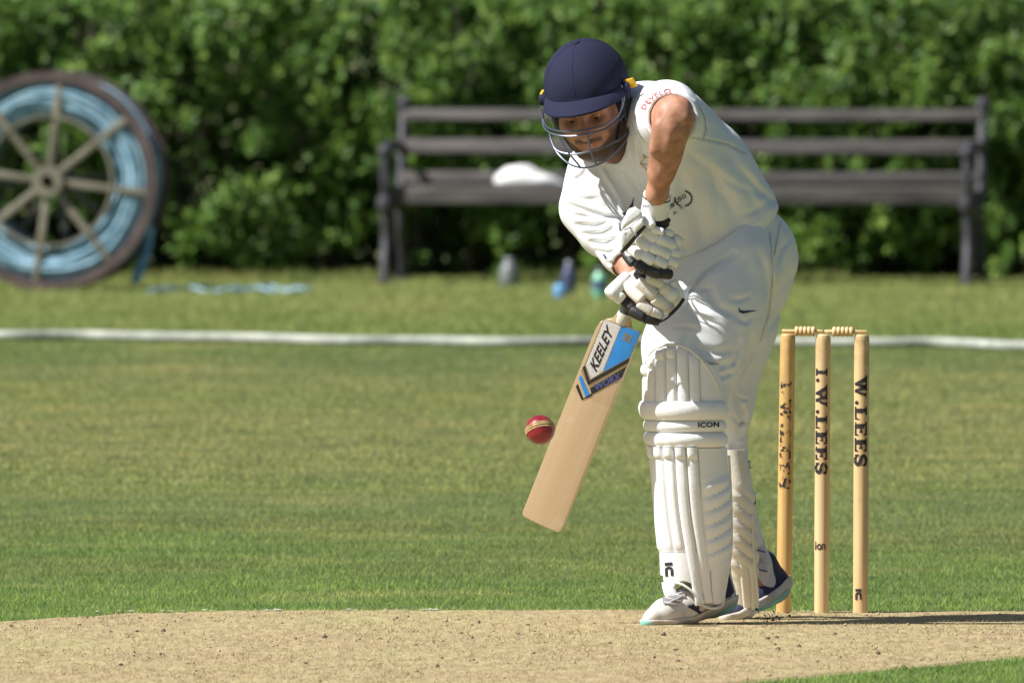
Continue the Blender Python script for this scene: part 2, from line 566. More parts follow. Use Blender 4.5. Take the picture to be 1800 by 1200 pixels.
# the pitch: a sheet of rolled, dry clay turf
def pitch_material():
    m = bpy.data.materials.new('pitch_clay'); m.use_nodes = True
    nt = m.node_tree; N, L = nt.nodes, nt.links
    b = N['Principled BSDF']; b.inputs['Roughness'].default_value = 0.9; b.inputs['Specular IOR Level'].default_value = 0.2
    geo = N.new('ShaderNodeNewGeometry')
    n1 = N.new('ShaderNodeTexNoise'); n1.inputs['Scale'].default_value = 1.1; n1.inputs['Detail'].default_value = 5
    n2 = N.new('ShaderNodeTexNoise'); n2.inputs['Scale'].default_value = 34; n2.inputs['Detail'].default_value = 5; n2.inputs['Roughness'].default_value = .7
    mp2 = N.new('ShaderNodeMapping'); mp2.inputs['Scale'].default_value = (1, .16, 1)
    L.new(geo.outputs['Position'], mp2.inputs['Vector']); L.new(mp2.outputs['Vector'], n2.inputs['Vector'])
    L.new(geo.outputs['Position'], n1.inputs['Vector'])
    r1 = N.new('ShaderNodeValToRGB'); r1.color_ramp.elements[0].position = .36; r1.color_ramp.elements[1].position = .64
    r1.color_ramp.elements[0].color = (.375, .29, .165, 1); r1.color_ramp.elements[1].color = (.37, .315, .16, 1)
    L.new(n1.outputs['Fac'], r1.inputs['Fac'])
    r2 = N.new('ShaderNodeValToRGB'); r2.color_ramp.elements[0].position = .3; r2.color_ramp.elements[1].position = .68
    r2.color_ramp.elements[0].color = (.66, .62, .6, 1); r2.color_ramp.elements[1].color = (1.2, 1.2, 1.18, 1)
    L.new(n2.outputs['Fac'], r2.inputs['Fac'])
    mx = N.new('ShaderNodeMix'); mx.data_type = 'RGBA'; mx.blend_type = 'MULTIPLY'; mx.inputs['Factor'].default_value = 1
    L.new(r1.outputs['Color'], mx.inputs[6]); L.new(r2.outputs['Color'], mx.inputs[7])
    L.new(mx.outputs[2], b.inputs['Base Color'])
    bp = N.new('ShaderNodeBump'); bp.inputs['Strength'].default_value = .7; bp.inputs['Distance'].default_value = .012
    n4 = N.new('ShaderNodeTexNoise'); n4.inputs['Scale'].default_value = 45; n4.inputs['Detail'].default_value = 4
    L.new(geo.outputs['Position'], n4.inputs['Vector']); L.new(n4.outputs['Fac'], bp.inputs['Height'])
    L.new(bp.outputs['Normal'], b.inputs['Normal'])
    return m

def pitch_height(x, y):
    """gentle unevenness of the worn surface (metres)"""
    return 0.0025 + 0.002 * noise2(x * 5.0, y * 2.2, 3) + 0.003 * noise2(x * 17.0, y * 9.0, 4)

nx, ny = 190, 150
xs = np.linspace(-2.6, 3.2, nx); ys = np.concatenate([np.linspace(27, 44.5, 20)[:-1], np.linspace(44.5, 50.3, ny - 19)])
X, Y = np.meshgrid(xs, ys, indexing='ij')
# follow the pitch's skew: shift x with distance
Xw = X + (Y - 49.9) * PITCH_DIR[0] / PITCH_DIR[1] + 0.35
sd = pitch_sdf(Xw.ravel(), Y.ravel()).reshape(X.shape) + 0.07 * (noise2(Xw * 6 + 40, Y * 3, 5) - .5) + 0.03 * (noise2(Xw * 25, Y * 12, 6) - .5)
Z = np.where(sd < 0, np.minimum(pitch_height(Xw + 50, Y), 0.004 - sd * 0.15), -0.02)
V = np.stack([Xw, Y, Z], -1).reshape(-1, 3)
I = np.arange(nx * ny).reshape(nx, ny)
F = np.stack([I[:-1, :-1], I[1:, :-1], I[1:, 1:], I[:-1, 1:]], -1).reshape(-1, 4)
keep = (sd.ravel()[F] < 0.02).any(1)
pitch = obj('pitch', V, F[keep], pitch_material()); tag(pitch, kind='structure')

# faded white crease marks at the back edge of the pitch
def strip_on_pitch(name, pts, width, seed, mat, z=0.009):
    rr = np.random.default_rng(seed); mb = MB()
    for (ax, ay), (bx, by) in zip(pts[:-1], pts[1:]):
        n = int(np.hypot(bx - ax, by - ay) / 0.015)
        for k in range(n):
            if rr.random() < 0.4: continue
            t = k / n
            x, y = ax + (bx - ax) * t + rr.normal(0, .01), ay + (by - ay) * t + rr.normal(0, width * .3)
            s = .003 + .007 * rr.random()
            a = rr.random() * 3
            mb.add([(x + s * math.cos(a + q * 2.1) * 1.6, y + s * 3 * math.sin(a + q * 2.1), z + 0.003 * rr.random()) for q in range(3)], [(0, 1, 2)])
    return mb.build(name, mat, smooth=False)
chalk = pm('chalk', (.52, .48, .40), .9, var=.15, vscale=40)
g1, g2, g3, g4 = G(180, 1080), G(390, 1078.5), G(640, 1077), G(820, 1077)
tag(strip_on_pitch('crease_marking', [g1[:2], g2[:2], g3[:2], g4[:2]], .05, 5, chalk), kind='structure')

# ------------------------------------------------------------------ grass blades (nobody could count them)
def blades(name, n, xr, yr, hmin, hmax, wd, mat, seed, cond, lean=0.5, density=None, ymix=1.0):
    rr = np.random.default_rng(seed)
    y = yr[0] + (yr[1] - yr[0]) * rr.random(n) ** ymix
    sp = (y / 50.0)
    x = (xr[0] + (xr[1] - xr[0]) * rr.random(n)) * sp
    k = cond(x, y)
    x, y = x[k], y[k]
    if density is not None:
        k = rr.random(len(x)) < density(x, y); x, y = x[k], y[k]
    n = len(x)
    clump = 0.8 + 0.4 * noise2(x * 9 + 100, y * 4, seed)
    h = (hmin + (hmax - hmin) * rr.random(n) ** 1.5) * clump
    w = wd * (0.6 + 0.8 * rr.random(n))
    th = rr.random(n) * 2 * np.pi
    dx, dy = np.cos(th), np.sin(th)
    la = rr.random(n) * 2 * np.pi; lm = h * lean * rr.random(n)
    V = np.empty((n, 3, 3), np.float32)
    z0 = -0.002
    V[:, 0] = np.stack([x - dx * w / 2, y - dy * w / 2, np.full(n, z0)], 1)
    V[:, 1] = np.stack([x + dx * w / 2, y + dy * w / 2, np.full(n, z0)], 1)
    V[:, 2] = np.stack([x + np.cos(la) * lm, y + np.sin(la) * lm, h], 1)
    F = np.arange(3 * n).reshape(n, 3)
    me = mesh_from(name, V.reshape(-1, 3), F, False)
    t = me.attributes.new('tint', 'FLOAT', 'POINT')
    tv = np.repeat(np.clip(rr.normal(.5, .25, n), 0, 1), 3).astype(np.float32)
    t.data.foreach_set('value', tv)
    me.materials.append(mat)
    return link(name, me)

blade_mat = turf_material('grass_blade', 2.5, 0.40, True)
off_pitch = lambda x, y: pitch_sdf(x, y) > 0.015 * np.sin(x * 40)
g = blades('mown_grass', 330000, (-2.6, 2.6), (44.6, 61), .006, .015, .0033, blade_mat, 21, off_pitch, lean=1.3)
tag(g, 'short mown green grass around the dry pitch', 'grass', kind='stuff')
g = blades('outfield_grass', 260000, (-2.3, 2.3), (60.5, 83), .006, .016, .006, blade_mat, 22, lambda x, y: y > 0, lean=1.4)
tag(g, 'mown outfield grass in faint bands up to the boundary rope', 'grass', kind='stuff')
g = blades('rough_grass', 130000, (-2.3, 2.3), (82.2, 97), .008, .030, .009, blade_mat, 23, lambda x, y: y > 82, lean=1.3)
tag(g, 'longer rough grass between the boundary rope and the hedge', 'grass', kind='stuff')
# taller tufts at the hedge foot
tuft_mat = turf_material('tuft_blade', 1.9, 0.4, True)
g = blades('hedge_foot_grass', 14000, (-2.3, 2.3), (94.8, 95.9), .02, .07, .010, tuft_mat, 24, lambda x, y: noise1(x * 2.3 + 30, 9) > .35, lean=.7)
tag(g, 'tall grass tufts along the foot of the hedge', 'grass', kind='stuff')
# dry stubble on the pitch
straw = pm('straw', (.39, .315, .165), .8, var=.35, vscale=30)
g = blades('pitch_stubble', 230000, (-2.4, 2.4), (45.0, 50.2), .004, .013, .003, straw, 25, lambda x, y: pitch_sdf(x, y) < -.02, lean=2.5)
tag(g, 'dry straw stubble lying on the tan pitch', 'stubble', kind='stuff')

# clods and crumbs of dark soil on the pitch
def clods(name, n, seed, where, mat, smin_=.003, smax_=.011):
    rr = np.random.default_rng(seed); mb = MB()
    made = 0
    while made < n:
        x, y, z = where(rr)
        if pitch_sdf(np.array([x]), np.array([y]))[0] > -.02: continue
        made += 1
        s = smin_ + (smax_ - smin_) * rr.random() ** 4
        base = [(1, 0, 0), (-1, 0, 0), (0, 1, 0), (0, -1, 0), (0, 0, 1), (0, 0, -1)]
        vs = [(x + b[0] * s * rr.uniform(.5, 1.5), y + b[1] * s * rr.uniform(.5, 1.5), z + s * .4 + b[2] * s * rr.uniform(.4, 1.2)) for b in base]
        mb.add(vs, [(0, 2, 4), (2, 1, 4), (1, 3, 4), (3, 0, 4), (2, 0, 5), (1, 2, 5), (3, 1, 5), (0, 3, 5)])
    return mb.build(name, mat, smooth=False)
soil = pm('soil', (.11, .08, .06), .95, var=.4, vscale=50)
def w1(rr):
    y = rr.uniform(45.3, 50.0); return rr.uniform(-2.0, 2.0) * y / 50, y, 0.005
tag(clods('soil_crumbs', 320, 31, w1, soil, .0015, .0075), 'small dark soil crumbs scattered on the pitch', 'soil', kind='stuff')
lightsoil = pm('dry_soil', (.36, .27, .16), .95, var=.3, vscale=50)
tag(clods('dry_crumbs', 1200, 32, w1, lightsoil, .002, .006), 'pale dry clay crumbs scattered on the pitch', 'soil', kind='stuff')
def w2(rr):
    q = P(rr.normal(1352, 18), 1090, .12); return q[0], q[1] + rr.normal(0, .03), .006 + abs(rr.normal(0, .018))
tag(clods('kicked_soil', 110, 33, w2, soil, .0010, .0045), 'dark dirt kicked up beside the striker\'s back foot', 'soil', kind='stuff')

# ------------------------------------------------------------------ boundary rope
rope_px = [(-700, 588), (-300, 586), (0, 590), (150, 590), (300, 593), (450, 595), (600, 599), (750, 600), (900, 602), (1080, 601), (1250, 600), (1400, 602), (1560, 603), (1660, 603), (1740, 607), (1800, 609), (2100, 611), (2500, 616)]
rope_pts = []
for u, v in rope_px:
    q = G(u, v + 8.5); q[2] = .022; rope_pts.append(q)
mb = MB(); mb.tube(smooth_path(rope_pts, 10), .020, 10)
rope_mat = pm('boundary_rope', (.36, .37, .32), .9, var=.25, vscale=9, bump=.6, bscale=80)
tag(mb.build('boundary_rope', rope_mat), 'thick off-white boundary rope lying across the outfield grass', 'rope')

# ------------------------------------------------------------------ hedge
HD = 95.85
def hedge_front(x, z):
    return HD + 0.30 * (noise2(x * 2.1 + 20, z * 2.4 + 7, 41) - .5) + 0.22 * (noise2(x * 5.5 + 9, z * 5.5, 42) - .5) - 0.10 * np.sin(np.clip(z / 1.4, 0, 1) * 3.1)
def leaf_material():
    m = bpy.data.materials.new('hedge_leaf'); m.use_nodes = True
    nt = m.node_tree; N, L = nt.nodes, nt.links
    b = N['Principled BSDF']; b.inputs['Roughness'].default_value = .55; b.inputs['Specular IOR Level'].default_value = .45
    at = N.new('ShaderNodeAttribute'); at.attribute_name = 'tint'
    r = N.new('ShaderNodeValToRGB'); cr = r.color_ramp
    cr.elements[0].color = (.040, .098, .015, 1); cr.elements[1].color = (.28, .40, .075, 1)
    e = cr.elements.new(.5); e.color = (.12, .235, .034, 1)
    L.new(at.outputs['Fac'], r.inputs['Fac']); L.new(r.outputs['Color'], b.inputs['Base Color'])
    tr = N.new('ShaderNodeBsdfTranslucent'); L.new(r.outputs['Color'], tr.inputs['Color'])
    ms = N.new('ShaderNodeMixShader'); ms.inputs[0].default_value = .35
    L.new(b.outputs[0], ms.inputs[1]); L.new(tr.outputs[0], ms.inputs[2]); L.new(ms.outputs[0], N['Material Output'].inputs['Surface'])
    return m
hedge = empty('hedge', (0, HD + .4, 0))
tag(hedge, 'long dense green leafy hedge behind the bench', 'hedge')
rr = np.random.default_rng(43)
nsh = 16500
sx = rr.uniform(-4.6, 4.6, nsh); sz = rr.uniform(.03, 1.50, nsh)
dens = noise2(sx * 4.2 + 60, sz * 4.2 + 3, 44) * .6 + noise2(sx * 9 + 5, sz * 9, 45) * .4
lowthin = np.clip((sz - .0) / .30, .35, 1)
topn = 1.36 + .10 * noise1(sx * 1.7 + 40, 46) + .05 * noise1(sx * 6 + 11, 47)
k = (dens > .37 + .22 * (1 - lowthin)) & (sz < topn)
sx, sz = sx[k], sz[k]
sy = hedge_front(sx, sz) + rr.random(len(sx)) ** 1.6 * .30 - .03
LV = []; tint = []
LEAF = np.array([(0, 0, 0), (.30, .26, .05), (.62, .24, .04), (1, 0, -.06), (.62, -.24, .04), (.30, -.26, .05)])
for X0, Y0, Z0 in zip(sx, sy, sz):
    nl = rr.integers(6, 11)
    ax = np.array([rr.normal(0, .45), -.75 + rr.normal(0, .3), .55 + rr.normal(0, .35)]); ax /= np.linalg.norm(ax)
    t0 = np.clip(rr.normal(.48, .2), 0, 1)
    for q in range(nl):
        s = rr.uniform(.032, .058)
        a = rr.random() * 2 * math.pi
        e1 = np.cross(ax, [math.cos(a), math.sin(a), .3]); e1 /= np.linalg.norm(e1)
        d1 = e1 + ax * rr.uniform(.1, .9); d1 /= np.linalg.norm(d1)
        nrm = np.cross(d1, np.cross(ax, d1)); nrm = nrm + rr.normal(0, .25, 3); nrm -= d1 * (nrm @ d1); nrm /= np.linalg.norm(nrm)
        sd_ = np.cross(nrm, d1)
        o_ = np.array([X0, Y0, Z0]) + ax * (q / nl - .5) * .10
        LV.append(o_ + s * (LEAF[:, :1] * d1 + LEAF[:, 1:2] * sd_ + LEAF[:, 2:3] * nrm))
        tint.append(np.clip(t0 + rr.normal(0, .14), 0, 1))
LV = np.concatenate(LV); nl = len(tint)
B_ = np.arange(nl)[:, None] * 6
LF = np.concatenate([B_ + np.array([[0, 1, 5, 5]]) * 0 + np.array([[0, 5, 4, 3]]), B_ + np.array([[0, 3, 2, 1]])])
me = mesh_from('foliage', LV, LF, False)
me.attributes.new('tint', 'FLOAT', 'POINT').data.foreach_set('value', np.repeat(np.array(tint, np.float32), 6))
fo = link('foliage', me, leaf_material(), hedge); tag(fo, kind='stuff')
# woody stems and the dim twiggy inside
bark = pm('hedge_bark', (.07, .055, .04), .9, var=.4, vscale=30)
mb = MB()
for i in range(260):
    x = rr.uniform(-4.6, 4.6); y = HD + rr.uniform(.12, .6)
    p = np.array([x, y, -.02]); pts = [p.copy()]; rad = [rr.uniform(.006, .016)]
    for q in range(5):
        p = p + np.array([rr.normal(0, .07), rr.normal(-.02, .05), rr.uniform(.18, .30)]); pts.append(p.copy()); rad.append(rad[-1] * .8)
    mb.tube(pts, rad, 5)
tag(mb.build('stems', bark, hedge), kind='stuff')
# deep leaves further in: a second, denser sheet that closes the view
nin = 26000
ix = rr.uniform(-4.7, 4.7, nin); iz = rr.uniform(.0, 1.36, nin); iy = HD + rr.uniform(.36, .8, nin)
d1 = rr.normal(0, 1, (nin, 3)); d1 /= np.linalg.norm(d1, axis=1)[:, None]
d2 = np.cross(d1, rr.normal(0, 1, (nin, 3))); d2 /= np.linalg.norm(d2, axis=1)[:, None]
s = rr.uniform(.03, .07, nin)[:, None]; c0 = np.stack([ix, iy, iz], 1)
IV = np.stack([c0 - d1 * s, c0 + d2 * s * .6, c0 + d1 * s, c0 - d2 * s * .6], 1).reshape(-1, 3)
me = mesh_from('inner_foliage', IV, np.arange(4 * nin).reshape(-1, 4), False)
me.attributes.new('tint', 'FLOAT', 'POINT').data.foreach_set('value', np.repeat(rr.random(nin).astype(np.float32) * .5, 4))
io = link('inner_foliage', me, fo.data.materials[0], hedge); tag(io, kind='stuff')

# ------------------------------------------------------------------ bench
BD = 94.45; BPX = FPX / BD
yaw = R(-9.0)
b0 = P(1200, 500, 0, BD); b0[2] = 0
bx = np.array([math.cos(yaw), math.sin(yaw), 0]); by = np.array([-math.sin(yaw), math.cos(yaw), 0]); bz = np.array([0, 0, 1.0])
BM = np.stack([bx, by, bz], 1)
def BL(x, y, z): return b0 + BM @ np.array([x, y, z])
iron = pm('cast_iron', (.050, .046, .056), .55, var=.3, vscale=20)
slatm = pm('weathered_slat', (.05, .045, .043), .8, col2=(.12, .105, .097), vscale=5, stretch=(.5, 4, 9), bump=.4, bscale=30)
bench = empty('park_bench', (b0[0], b0[1], 0))
tag(bench, 'long dark slatted park bench with iron ends before the hedge', 'bench')
HW = 1.40
def slat(zc, yc, h, t, tilt=0.0):
    c, s = math.cos(tilt), math.sin(tilt)
    M2 = BM @ np.array([[1, 0, 0], [0, c, -s], [0, s, c]])
    mb = MB(); mb.box(BL(0, yc, zc), (HW, t / 2, h / 2), M2); mb.build('slat', slatm, bench, bevel=.006)
slat(.798, .325, .055, .035, -.25); slat(.648, .285, .070, .035, -.25)
slat(.500, .245, .060, .035, -.12)
for q, (yy, zz) in enumerate([(-.17, .425), (-.06, .428), (.05, .430), (.15, .433)]):
    slat(zz, yy, .040 if q else .085, .095 if q else .075)
for sgn in (-1, 1):
    x = sgn * (HW - .005)
    nm = 'bench_end'
    mb = MB()
    def tubeB(pts, r): mb.tube(smooth_path([BL(x, *p) for p in pts], 6), r, 8)
    tubeB([(-.26, 0), (-.235, .10), (-.20, .22), (-.205, .33), (-.215, .40)], [.025] * 25)        # front leg
    tubeB([(.30, 0), (.26, .12), (.20, .28), (.20, .42)], .022)                                    # rear leg
    tubeB([(-.22, .37), (-.05, .365), (.12, .37), (.21, .40), (.255, .50), (.29, .66), (.335, .80), (.341, .845)], .025)   # seat rail and back upright
    tubeB([(-.215, .40), (-.235, .50), (-.23, .60), (-.20, .645), (-.10, .66), (.10, .655), (.275, .64)], .024)           # arm
    mb.lathe([(.0, -.04), (.035, -.03), (.045, 0), (.035, .03), (.0, .04)], 12, M=BM, o=BL(x, -.225, .385))
    mb.lathe([(.0, -.04), (.032, -.03), (.040, 0), (.030, .03), (.0, .04)], 12, M=BM, o=BL(x, .342, .848))
    mb.lathe([(.0, -.03), (.032, -.02), (.038, 0), (.030, .02), (.0, .03)], 12, M=BM, o=BL(x, -.235, .63))
    mb.box(BL(x, -.27, .012), (.035, .05, .012), BM); mb.box(BL(x, .30, .012), (.035, .05, .012), BM)
    mb.build(nm, iron, bench)

# white bundle on the bench seat
wl = [P(893, 319, 0, BD + .06), P(916, 313, 0, BD + .06), P(938, 319, 0, BD + .06), P(968, 329, 0, BD + .06)]
q = 1 / BPX
hat_f = union([el(wl[0], (24 * q, .09, 20 * q)), el(wl[1], (34 * q, .11, 23 * q)), el(wl[2], (42 * q, .12, 15 * q)), el(wl[3], (36 * q, .09, 9 * q))], .035)
lo, hi = bounds_of(wl, .16)
zs = BL(0, -.17, .4695)[2]
def hat2(p):
    d = hat_f(p) + .003 * np.sin(p[:, 0] * 60 + p[:, 2] * 45) * np.cos(p[:, 1] * 50)
    return smax(d, zs - p[:, 2], .004)
cloth = pm('white_cloth', (.78, .77, .76), .85, var=.05, vscale=14)
tag(sdf_obj('white_cloth_bundle', hat2, lo, hi, .008, cloth), 'white crumpled cloth bundle left on the bench seat', 'cloth')

# things standing in the grass under and before the bench
def bottle(name, u, vfoot, hpx, rpx, mats, label, cat='bottle'):
    g0 = G(u, vfoot); s_ = g0[1] / FPX
    h_ = hpx * s_; r_ = rpx * s_
    t = empty(name, (g0[0], g0[1], 0)); tag(t, label, cat)
    mb = MB(); mb.lathe([(r_ * .9, 0), (r_, .05 * h_), (r_, .36 * h_)], 16, o=g0); mb.lathe([(r_ * .99, .361 * h_), (r_ * .99, .62 * h_), (r_ * .8, .74 * h_), (r_ * .45, .84 * h_), (r_ * .42, .87 * h_)], 16, o=g0)
    mb.build('body', mats[0], t)
    mb = MB(); mb.lathe([(r_ * 1.02, .30 * h_), (r_ * 1.02, .60 * h_)], 16, o=g0); mb.build('label_band', mats[1], t)
    mb = MB(); mb.lathe([(r_ * .5, .87 * h_), (r_ * .5, .97 * h_), (r_ * .4, h_)], 12, o=g0); mb.build('cap', mats[2], t)
    return t
sky_blue = pm('bottle_sky_blue', (.14, .34, .60), .3); navy_b = pm('bottle_navy', (.06, .07, .15), .5); grey_b = pm('bottle_grey', (.30, .32, .34), .5)
mint = pm('bottle_mint', (.18, .50, .30), .3); slate = pm('bottle_slate', (.08, .11, .20), .4); clear_g = pm('bottle_smoke', (.16, .17, .17), .35); pale_b = pm('bottle_pale', (.22, .24, .23), .4)
bottle('drink_bottle', 1000, 518, 60, 12, (navy_b, navy_b, grey_b), 'dark navy drink bottle with grey cap standing in the grass')
bottle('drink_bottle', 985, 524, 30, 12, (sky_blue, sky_blue, navy_b), 'short sky blue bottle in front of the navy one')
bottle('drink_bottle', 1054, 526, 56, 14, (mint, slate, clear_g), 'mint green bottle with dark blue band, rightmost by the glove')
bottle('drink_bottle', 895, 505, 52, 17, (clear_g, pale_b, grey_b), 'pale smoky grey plastic bottle under the bench')

# ------------------------------------------------------------------ rope drum
DD = 92.6
dc = P(85, 318, 0, DD)
DR = dc[2] - .004
rust = pm('rusty_steel', (.065, .045, .042), .8, col2=(.125, .09, .082), vscale=7, bump=.3, bscale=40)
khaki = pm('khaki_paint', (.16, .145, .10), .7, col2=(.25, .23, .17), vscale=9, bump=.2, bscale=40)
bluerope = pm('blue_rope', (.17, .33, .45), .85, col2=(.36, .55, .66), vscale=16, bump=.5, bscale=150)
bright = pm('bright_blue_rope', (.08, .30, .62), .8, var=.2, vscale=20)
dyaw = R(8)
ax = np.array([math.sin(dyaw), math.cos(dyaw), 0]); ex = np.array([math.cos(dyaw), -math.sin(dyaw), 0]); ez = np.array([0, 0, 1.0])
def DLp(r, th, a): return dc + ax * a + r * (math.cos(th) * ex + math.sin(th) * ez)
drum = empty('cable_drum', (dc[0], dc[1], 0))
tag(drum, 'big rusty spoked drum wound with blue rope at the left edge', 'cable drum')
def ring(r0, r1, a0, a1, name, mat, n=72):
    V = []; F = []
    for k in range(n):
        th = 2 * math.pi * k / n
        V += [DLp(r0, th, a0), DLp(r1, th, a0), DLp(r1, th, a1), DLp(r0, th, a1)]
    for k in range(n):
        b, c = 4 * k, 4 * ((k + 1) % n)
        for q in range(4):
            F.append((b + q, c + q, c + (q + 1) % 4, b + (q + 1) % 4))
    mb = MB(); mb.add(V, F); return mb.build(name, mat, drum)
W_ = .36
for a0, s in ((0.0, 1), (W_, -1)):
    ring(DR - .046, DR, a0 - .022, a0 + .022, 'rim', rust)
    ring(.295, .308, a0 - .018, a0 + .018, 'inner_ring', khaki)
    ring(.026, .072, a0 - .045, a0 + .045, 'hub', khaki, 32)
    for k in range(8):
        th = R(83 - 45 * k + (0 if s > 0 else 12))
        mb = MB(); cs, sn = math.cos(th), math.sin(th)
        e1 = cs * ex + sn * ez; e2 = -sn * ex + cs * ez
        M2 = np.stack([e1, e2, ax], 1)
        mb.box(dc + ax * a0 + e1 * (.068 + DR - .03) / 2, ((DR - .03 - .068) / 2, .017, .013), M2)
        mb.build('spoke', khaki, drum, bevel=.005)
ring(.027, .029, -.05, W_ + .05, 'axle_tube', rust, 24)
mb = MB(); rr = np.random.default_rng(51)
def coil(r, a, rad=.0125):
    ph = rr.random(3) * 6.28
    pts = [DLp(r + .006 * math.sin(3 * t + ph[0]) + .004 * math.sin(7 * t + ph[1]), t, a + .007 * math.sin(2 * t + ph[2])) for t in np.linspace(0, 2 * math.pi, 60, endpoint=False)]
    mb.tube(pts, rad, 6, closed=True)
for r in np.arange(.318, .478, .0205): coil(r, .058 - .052 * math.cos((r - .396) / .084 * 1.45) + rr.uniform(-.004, .004)); coil(r + .01, W_ - .040)
for a in np.arange(.058, W_ - .05, .022): coil(.448 + rr.uniform(-.008, .006), a); coil(.330, a)
tag(mb.build('wound_rope', bluerope, drum), kind='stuff')
mb = MB(); mb.tube([DLp(.455, t, .05) for t in np.linspace(R(55), R(72), 12)], [.006] + [.02] * 10 + [.006], 8); mb.build('rope_knot', bright, drum)
mb = MB(); mb.tube(smooth_path([P(262, 400, 0, DD + .25), P(258, 440, 0, DD + .22), P(247, 470, 0, DD + .15), P(238, 494, 0, DD + .05)], 6), .022, 8)
mb.build('rope_tail', bluerope, drum)
mb = MB(); rr2 = np.random.default_rng(53)
for q in range(2):
    pts = []
    for u in np.arange(262, 560, 16):
        p = G(u, 511 + 2.0 * math.sin(u * .05 + q) + 3 * q); p[2] = .009 + .008 * math.sin(u * .11 + q * 2); pts.append(p)
    mb.tube(smooth_path(pts, 3), .010, 7)
tag(mb.build('loose_rope', bluerope), 'faded blue rope lying loose in the grass right of the drum', 'rope')

# ================================================================== WICKET
WD = 49.93; WPX = FPX / WD
def stump_material(name, c1, c2):
    m = bpy.data.materials.new(name); m.use_nodes = True
    nt = m.node_tree; N, L = nt.nodes, nt.links
    b = N['Principled BSDF']; b.inputs['Roughness'].default_value = .45
    tc = N.new('ShaderNodeTexCoord'); mp = N.new('ShaderNodeMapping'); mp.inputs['Scale'].default_value = (60, 60, 2.2)
    L.new(tc.outputs['Object'], mp.inputs['Vector'])
    n = N.new('ShaderNodeTexNoise'); n.inputs['Scale'].default_value = 1.5; n.inputs['Detail'].default_value = 5; L.new(mp.outputs['Vector'], n.inputs['Vector'])
    r = N.new('ShaderNodeValToRGB'); r.color_ramp.elements[0].position = .3; r.color_ramp.elements[1].position = .7
    r.color_ramp.elements[0].color = (*c1, 1); r.color_ramp.elements[1].color = (*c2, 1)
    L.new(n.outputs['Fac'], r.inputs['Fac'])
    # bruised, greyer varnish near the top and grime specks
    n2 = N.new('ShaderNodeTexNoise'); n2.inputs['Scale'].default_value = 26; n2.inputs['Detail'].default_value = 6; L.new(tc.outputs['Object'], n2.inputs['Vector'])
    sp = N.new('ShaderNodeSeparateXYZ'); L.new(tc.outputs['Object'], sp.inputs[0])
    mr = N.new('ShaderNodeMapRange'); mr.inputs[1].default_value = .50; mr.inputs[2].default_value = .72; mr.inputs[3].default_value = .0; mr.inputs[4].default_value = .22; L.new(sp.outputs['Z'], mr.inputs[0])
    ad = N.new('ShaderNodeMath'); ad.operation = 'ADD'; L.new(n2.outputs['Fac'], ad.inputs[0]); L.new(mr.outputs[0], ad.inputs[1])
    r2 = N.new('ShaderNodeValToRGB'); r2.color_ramp.elements[0].position = .60; r2.color_ramp.elements[0].color = (0, 0, 0, 1); r2.color_ramp.elements[1].position = .85; r2.color_ramp.elements[1].color = (.6, .6, .6, 1)
    L.new(ad.outputs[0], r2.inputs['Fac'])
    mx = N.new('ShaderNodeMix'); mx.data_type = 'RGBA'; L.new(r2.outputs['Color'], mx.inputs['Factor']); L.new(r.outputs['Color'], mx.inputs[6]); mx.inputs[7].default_value = (.30, .20, .10, 1)
    L.new(mx.outputs[2], b.inputs['Base Color'])
    bp = N.new('ShaderNodeBump'); bp.inputs['Strength'].default_value = .15; bp.inputs['Distance'].default_value = .004; L.new(n.outputs['Fac'], bp.inputs['Height']); L.new(bp.outputs['Normal'], b.inputs['Normal'])
    return m

def worn_ink(name, wear, seed):
    """black print, flaked away in places down to the varnish"""
    m = bpy.data.materials.new(name); m.use_nodes = True
    nt = m.node_tree; N, L = nt.nodes, nt.links
    b = N['Principled BSDF']; b.inputs['Base Color'].default_value = (.018, .016, .02, 1); b.inputs['Roughness'].default_value = .6
    tc = N.new('ShaderNodeTexCoord'); mp = N.new('ShaderNodeMapping'); mp.inputs['Location'].default_value = (seed, seed * 2, seed * .7); L.new(tc.outputs['Object'], mp.inputs['Vector'])
    n = N.new('ShaderNodeTexNoise'); n.inputs['Scale'].default_value = 90; n.inputs['Detail'].default_value = 6; n.inputs['Roughness'].default_value = .65; L.new(mp.outputs['Vector'], n.inputs['Vector'])
    r = N.new('ShaderNodeValToRGB'); r.color_ramp.elements[0].position = wear; r.color_ramp.elements[0].color = (0, 0, 0, 1); r.color_ramp.elements[1].position = wear + .03; r.color_ramp.elements[1].color = (1, 1, 1, 1)
    L.new(n.outputs['Fac'], r.inputs['Fac'])
    t = N.new('ShaderNodeBsdfTransparent'); ms = N.new('ShaderNodeMixShader')
    L.new(r.outputs['Color'], ms.inputs[0]); L.new(t.outputs[0], ms.inputs[1]); L.new(b.outputs[0], ms.inputs[2]); L.new(ms.outputs[0], N['Material Output'].inputs['Surface'])
    return m

